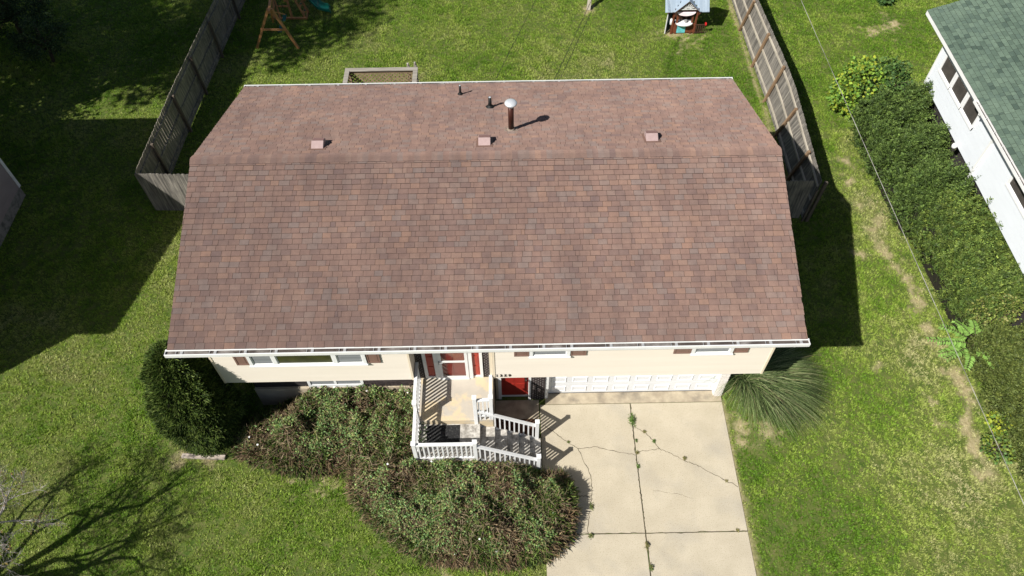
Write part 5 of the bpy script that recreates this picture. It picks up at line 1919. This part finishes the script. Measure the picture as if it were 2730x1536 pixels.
def pinnate(name, label, base, fronds, cols, leafL=.11, leafW=.05, nl=9, cat='sapling'):
    """saplings with compound leaves: arching stalks with paired leaflets"""
    t = thing(name, label, cat, base)
    mb = MB()
    P, D = [], []
    LL = []
    for (dx, dy, dz, zb, L) in fronds:
        d = Vector((dx, dy, dz)).normalized()
        p0 = Vector(base) + Vector((dx * .15, dy * .15, zb))
        pts = []
        for k in range(6):
            u = k / 5
            pts.append(p0 + d * L * u - Vector((0, 0, .35 * L * u * u)))
        mb.tube(pts, [.008 * (1 - .12 * k) for k in range(6)], 5)
        for k in range(nl):
            u = .15 + .85 * k / (nl - 1)
            p = p0 + d * L * u - Vector((0, 0, .35 * L * u * u))
            tg = (d - Vector((0, 0, .7 * u))).normalized()
            s_ = tg.cross(Vector((0, 0, 1))).normalized()
            for sg in (-1, 1):
                P.append(p)
                D.append((s_ * sg * .9 + tg * .45 + Vector((0, 0, random.uniform(-.3, .1)))).normalized())
                LL.append(leafL * random.uniform(.8, 1.15) * (1.15 - .5 * u))
    mb.tube([Vector(base) + Vector((0, 0, -.03)), Vector(base) + Vector((.02, 0, max(f[3] for f in fronds)))], [.02, .01], 6)
    mb.build('stem', 'bark_brown', t)
    # flat leaflets facing the sky, each a piece of its own
    w = leafW / leafL / 2
    me = MB().poly([(0, 0, 0), (.25, -w * .8, .02), (.55, -w, .02), (1, 0, -.05), (.5, 0, -.02)]).poly([(0, 0, 0), (.5, 0, -.02), (1, 0, -.05), (.55, w, .02), (.25, w * .8, .02)]).mesh('leaflet', cols)
    for p, d, l in zip(P, D, LL):
        xa = Vector(d)
        ya = (Vector((random.gauss(0, .25), random.gauss(0, .25), 1))).cross(xa).normalized()
        za = xa.cross(ya)
        o = link('leaflet', me, t)
        o.matrix_basis = Matrix.Translation(p) @ Matrix((xa, ya, za)).transposed().to_4x4() @ Matrix.Scale(l, 4)
    return t


pinnate('sapling', 'sapling with long feather-like green leaves between two hedges', (21.25, 1.75, 0),
        [(math.cos(a), math.sin(a), .45, z, L) for a, z, L in ((2.6, .9, .95), (3.1, .8, 1.0), (3.6, .7, 1.0), (4.2, .65, .8), (2.1, .95, .7), (5.0, .8, .8), (.6, .9, .7), (3.3, .45, .9), (2.9, .55, 1.15), (5.7, .9, .7), (1.4, .95, .6))],
        'leaflet_bright', .20, .085, 11)
pinnate('sapling', 'ash sapling with broad dark green leaflets beside the white wall', (21.75, 12.25, 0),
        [(math.cos(a), math.sin(a), .5, z, L) for a, z, L in [(RNG.uniform(0, 6.28), RNG.uniform(.9, 2.1), RNG.uniform(.5, .9)) for _ in range(29)]], 'leaflet_dark', .17, .085, 5)


def broad_shrub(name, label, c, rad, n, cols, L=(.07, .14), cat='shrub', group=None, shell=.75):
    t = thing(name, label, cat, (c[0], c[1], 0), group)
    u = rand_dirs(n)
    lum = vnoise(u[:, 0] * 2 + c[0], u[:, 1] * 2 + c[1], u[:, 2] * 2, 3)
    P = np.array(c) + u * np.array(rad) * (RNG.uniform(shell, 1.0, n) * (.65 + .7 * lum))[:, None]
    P[:, 2] = np.maximum(P[:, 2], .04)
    D = unit(u * .4 + rand_dirs(n) * np.array([1, 1, .45]) + np.array([0, 0, -.05]))
    l = RNG.uniform(*L, n)
    V, F = leaves(P, D, l, l * .75)
    link('foliage', np_mesh('foliage', V, F, pick(cols, n, .2), 'leaves'), t)
    mb = MB()
    for k in range(9):
        a = random.uniform(0, 6.28)
        e = Vector((c[0] + rad[0] * .7 * math.cos(a), c[1] + rad[1] * .7 * math.sin(a), c[2] + rad[2] * random.uniform(-.2, .6)))
        mb.tube([(c[0], c[1], -.03), ((c[0] + e.x) / 2, (c[1] + e.y) / 2, e.z * .6), e], [.022, .014, .005], 5)
    mb.build('stem', 'bark_brown', t)
    return t


broad_shrub('maple_sapling', 'bright yellow-green maple sapling on the lawn beside the dark hedge', (20.95, 12.9, 1.15), (1.05, .95, 1.2), 3600, [(.22, .36, .045), (.27, .38, .05), (.36, .40, .045), (.15, .28, .045), (.11, .21, .04)], (.09, .17), 'sapling')
broad_shrub('leafy_shrub', 'darker green leafy shrub between the maple sapling and the white house', (21.8, 12.9, 1.15), (.85, .85, 1.3), 3000, [(.07, .14, .035), (.10, .18, .04), (.05, .10, .03), (.14, .21, .05)], (.08, .15))
broad_shrub('climbing_vine', 'yellow-green climbing vine trailing over the hedge above the feather-leaved sapling', (21.9, 2.55, 1.45), (.75, .45, .55), 750, [(.20, .24, .05), (.14, .20, .05), (.26, .26, .08)], (.05, .10), 'vine')
broad_shrub('yellow_vine', 'yellow-leaved vine at the foot of the low corner hedge', (21.35, -.75, .55), (.45, .40, .40), 520, [(.34, .40, .045), (.24, .34, .04), (.14, .25, .05), (.42, .44, .05)], (.07, .13), 'vine')
broad_shrub('green_vine', 'low green vine below the yellow-leaved vine by the cable', (21.0, -1.35, .3), (.40, .40, .30), 420, [(.10, .19, .05), (.14, .22, .05), (.22, .28, .04)], (.07, .12), 'vine')
broad_shrub('wild_plant', 'small dark green wild plant on the far right lawn', (24.45, 20.15, .25), (.30, .30, .30), 260, [(.05, .11, .03), (.07, .14, .03)], (.10, .2), 'plant')
broad_shrub('rail_plant', 'small leafy plant growing along the left railing of the stoop', (5.02, -.95, 1.22), (.14, .62, .16), 420, [(.06, .12, .03), (.09, .16, .05), (.13, .18, .06)], (.03, .06), 'plant')


def dry_shrub():
    t = thing('dry_shrub', 'small leafless dry shrub on the lawn above the maple sapling', 'shrub', (22.2, 15.3, 0))
    mb = MB()
    for k in range(26):
        a = random.uniform(0, 6.28)
        l = random.uniform(.4, 1.0)
        mb.tube([(22.2, 15.3, -.02), (22.2 + .3 * l * math.cos(a), 15.3 + .3 * l * math.sin(a), .5 * l), (22.2 + .5 * l * math.cos(a + .4), 15.3 + .5 * l * math.sin(a + .4), .85 * l)], [.009, .006, .003], 4)
    mb.build('twigs', 'bark_brown', t)


dry_shrub()


def ornamental_grass():
    cx, cy = 14.55, .95
    t = thing('ornamental_grass', 'large clump of arching ornamental grass at the right front corner', 'ornamental grass', (cx, cy, 0))
    n = 6500
    a = RNG.uniform(0, 6.283, n)
    r0 = .33 * np.sqrt(RNG.random(n))
    P = np.stack([cx + r0 * np.cos(a) * 1.2, cy + r0 * np.sin(a), np.zeros(n)], 1)
    out = RNG.uniform(.2, 1.25, n)
    a2 = a + RNG.normal(0, .35, n)
    # blown to the right
    a2 = np.where(RNG.random(n) < .12, RNG.uniform(0, 6.283, n), a2)
    D = unit(np.stack([np.cos(a2) * out * .85 + .62, np.sin(a2) * out * .8 - .08, np.full(n, 1.15)], 1))
    L = RNG.uniform(1.0, 2.25, n)
    seg = 7
    S = unit(np.cross(D, np.array([0, 0, 1.0]) + rand_dirs(n) * .5))
    rows = []
    W = RNG.uniform(.014, .030, n)[:, None]
    hor = unit(D * np.array([1, 1, 0]))
    for i in range(seg + 1):
        u = i / seg
        c = P + D * (L * u)[:, None] + hor * (L * .28 * u * u)[:, None] - np.array([0, 0, 1.0]) * (L * .62 * u ** 2.4)[:, None]
        c[:, 2] = np.maximum(c[:, 2], .03 + .02 * u)
        w = W * (1 - u * .92)
        rows += [c - S * w / 2, c + S * w / 2]
    V = np.stack(rows, 1)
    m = V.shape[1]
    b = np.arange(n)[:, None] * m
    F, ci = [], []
    for i in range(seg):
        F.append(b + np.array([2 * i, 2 * i + 1, 2 * i + 3, 2 * i + 2])[None])
        ci.append(np.arange(n))
    col = pick([(.15, .21, .065), (.11, .165, .05), (.20, .26, .10), (.34, .38, .18), (.05, .085, .028), (.06, .10, .035)], n, .35)
    dead = RNG.random(n) < .06
    col[dead] = pick([(.30, .25, .14), (.24, .19, .11)], dead.sum(), .15)
    link('blades', np_mesh('blades', V.reshape(-1, 3), np.concatenate(F), col[np.concatenate(ci)], 'leaves'), t)


ornamental_grass()


# trees ----------------------------------------------------------------
def grow(mb, p, d, L, r, depth, maxd, tips, spread=.6, up=.05, ns=5, rmin=.004, bend=.18, kids=(2, 3), ratio=(.62, .85)):
    pts, rad = [p], [r]
    q, dd = p.copy(), d.copy()
    segs = 3
    for i in range(segs):
        dd = (dd + Vector((random.gauss(0, bend), random.gauss(0, bend), random.gauss(0, bend) + up))).normalized()
        q = q + dd * (L / segs)
        pts.append(q)
        rad.append(max(rmin, r * (1 - .32 * (i + 1) / segs)))
    mb.tube(pts, rad, ns if r > .02 else 4, caps=False)
    if depth >= maxd:
        tips.append((q, dd))
        return
    for k in range(random.randint(*kids)):
        ax = dd.orthogonal().normalized()
        ax.rotate(Matrix.Rotation(random.uniform(0, 6.283), 3, dd))
        nd = (dd + ax * random.uniform(spread * .5, spread * 1.3)).normalized()
        grow(mb, q if k else pts[-1], nd, L * random.uniform(*ratio), rad[-1] * random.uniform(.6, .85), depth + 1, maxd, tips, spread, up, ns, rmin, bend, kids, ratio)
    if depth >= 1:
        for i in (1, 2):
            if random.random() < .8:
                ax = dd.orthogonal().normalized()
                ax.rotate(Matrix.Rotation(random.uniform(0, 6.283), 3, dd))
                nd = (dd * .6 + ax).normalized()
                grow(mb, pts[i], nd, L * random.uniform(.35, .6), rad[i] * .45, min(depth + 2, maxd), maxd, tips, spread, up, ns, rmin, bend, kids, ratio)


def bare_tree():
    random.seed(21)
    base = Vector((-7.15, -5.45, -.05))
    t = thing('bare_tree', 'nearly leafless spreading tree with pale grey twigs at the lower left edge', 'tree', base)
    mb = MB()
    crotch = base + Vector((.12, .1, 1.35))
    mb.tube([base, base + Vector((.03, .05, .6)), crotch], [.21, .18, .17], 10)
    tips = []
    for (dx, dy, dz, L, r) in ((.85, .50, .62, 1.7, .12), (.5, .85, .75, 1.65, .115), (.92, .22, .50, 1.7, .115), (.95, .02, .55, 1.7, .11), (.1, 1.0, .85, 1.5, .09), (.45, .3, 1.2, 1.7, .11), (.9, -.40, .95, 1.8, .115), (-.6, .5, .9, 1.4, .09), (-.5, -.7, .9, 1.4, .09)):
        grow(mb, crotch + Vector((random.uniform(-.05, .05), random.uniform(-.05, .05), random.uniform(-.2, .05))), Vector((dx, dy, dz)).normalized(), L, r, 0, 5, tips, spread=.74, up=.02, bend=.2, rmin=.0038, ratio=(.58, .78))
    mb.build('branches', 'bark_pale', t, smooth=True)
    tp = np.repeat(np.array([q[0] for q in tips]), 3, 0)
    td = np.repeat(np.array([q[1] for q in tips]), 3, 0)
    m = len(tp)
    tp = tp - td * RNG.uniform(0, .35, (m, 1))
    V, F, ix, _ = sprays(tp, unit(td * .7 + rand_dirs(m) * .8), RNG.uniform(.10, .34, m), RNG.uniform(.006, .010, m), .1, 3, True)
    link('twigs', np_mesh('twigs', V, F, pick([(.58, .54, .50), (.45, .41, .37), (.48, .37, .28)], m, .2)[ix], 'needles'), t)
    idx = [i for i in range(len(tips)) if random.random() < .5]
    P = np.repeat(np.array([tips[i][0] for i in idx]), 2, 0)
    n = len(P)
    V, F = leaves(P + RNG.normal(0, .02, (n, 3)), rand_dirs(n), RNG.uniform(.05, .10, n), RNG.uniform(.03, .055, n))
    link('leaf_remnants', np_mesh('leaf_remnants', V, F, pick([(.36, .27, .08), (.30, .20, .07), (.25, .22, .07)], n), 'leaves'), t)


bare_tree()


def leafy_tree(label, base, H, r_trunk, cz, rad, n, cols, leafL, seed, group='tall trees left of the back yard', name='tree', clumps=46):
    random.seed(seed)
    t = thing(name, label, 'tree', base, group)
    mb = MB()
    b = Vector(base)
    top = b + Vector((random.uniform(-.3, .3), random.uniform(-.3, .3), H * .62))
    mb.tube([b + Vector((0, 0, -.1)), b.lerp(top, .35) + Vector((.08, .05, 0)), b.lerp(top, .7), top], [r_trunk * 1.25, r_trunk, r_trunk * .75, r_trunk * .4], 10)
    cen = []
    for k in range(clumps):
        while True:
            q = Vector((random.uniform(-1, 1), random.uniform(-1, 1), random.uniform(-1, 1)))
            if .3 < q.length < 1:
                break
        c = Vector((b.x + q.x * rad[0], b.y + q.y * rad[1], cz + q.z * rad[2]))
        cen.append(c)
        if k % 2 == 0:
            s = b.lerp(top, min(1, max(.3, (c.z - 1.5) / (H * .62))))
            mb.tube([s, s.lerp(c, .5) + Vector((0, 0, .15)), c], [r_trunk * .35, r_trunk * .2, .02], 6)
    mb.build('trunk', 'bark_brown', t, smooth=True)
    per = n // clumps
    Ps = []
    for c in cen:
        rr = random.uniform(.55, 1.1) * min(rad) * .34
        u = rand_dirs(per)
        Ps.append(np.array(c) + u * rr * (RNG.random((per, 1)) ** .5) * np.array([1.15, 1.15, .75]))
    P = np.concatenate(Ps)
    m = len(P)
    V, F = leaves(P, unit(rand_dirs(m) * np.array([1, 1, .6])), RNG.uniform(leafL * .7, leafL * 1.2, m), RNG.uniform(leafL * .45, leafL * .8, m))
    link('crown', np_mesh('crown', V, F, pick(cols, m, .22), 'leaves'), t)


TG = [(.045, .085, .02), (.06, .105, .025), (.035, .068, .018), (.08, .12, .03)]
leafy_tree('tall leafy tree behind the grey neighbour house, shading the swing set', (-14.0, 11.2, 0), 19, .28, 12.8, (3.7, 3.7, 6.3), 15000, TG, .26, 31, clumps=95)
leafy_tree('tall leafy tree standing second behind the grey neighbour house', (-18.6, 12.6, 0), 18, .28, 11.5, (4.0, 4.0, 6.2), 15000, TG, .26, 32, clumps=90)
leafy_tree('tall leafy tree standing farthest left behind the grey neighbour house', (-22.5, 14.5, 0), 18, .28, 10.5, (4.2, 4.2, 6.5), 15000, TG, .26, 33, clumps=90)
leafy_tree('unseen mid-height leafy tree added to shade the lawn behind the grey neighbour house', (-14.6, 12.0, 0), 6.5, .13, 4.0, (2.4, 2.4, 2.2), 9000, TG, .18, 36, clumps=60)  # added out of view to darken the lawn and cover a trunk shadow
leafy_tree('low shaded tree with dark foliage in the top left corner', (-13.6, 18.8, 0), 4.4, .10, 2.2, (2.0, 2.3, 1.7), 12000, [(.045, .085, .03), (.035, .065, .025), (.07, .11, .035)], .10, 34, group='shaded growth in the top left corner', clumps=60)
leafy_tree('small shaded shrubby tree beside the dappled lawn patch', (-11.6, 16.9, 0), 3.0, .06, 1.4, (1.0, 1.1, 1.0), 4500, [(.05, .09, .03), (.035, .07, .025), (.09, .13, .04)], .09, 35, group='shaded growth in the top left corner', clumps=34)

scene.render.engine = 'CYCLES'
scene.cycles.max_bounces = 5
scene.cycles.diffuse_bounces = 2
scene.cycles.transmission_bounces = 3
scene.cycles.glossy_bounces = 2
scene.cycles.transparent_max_bounces = 8
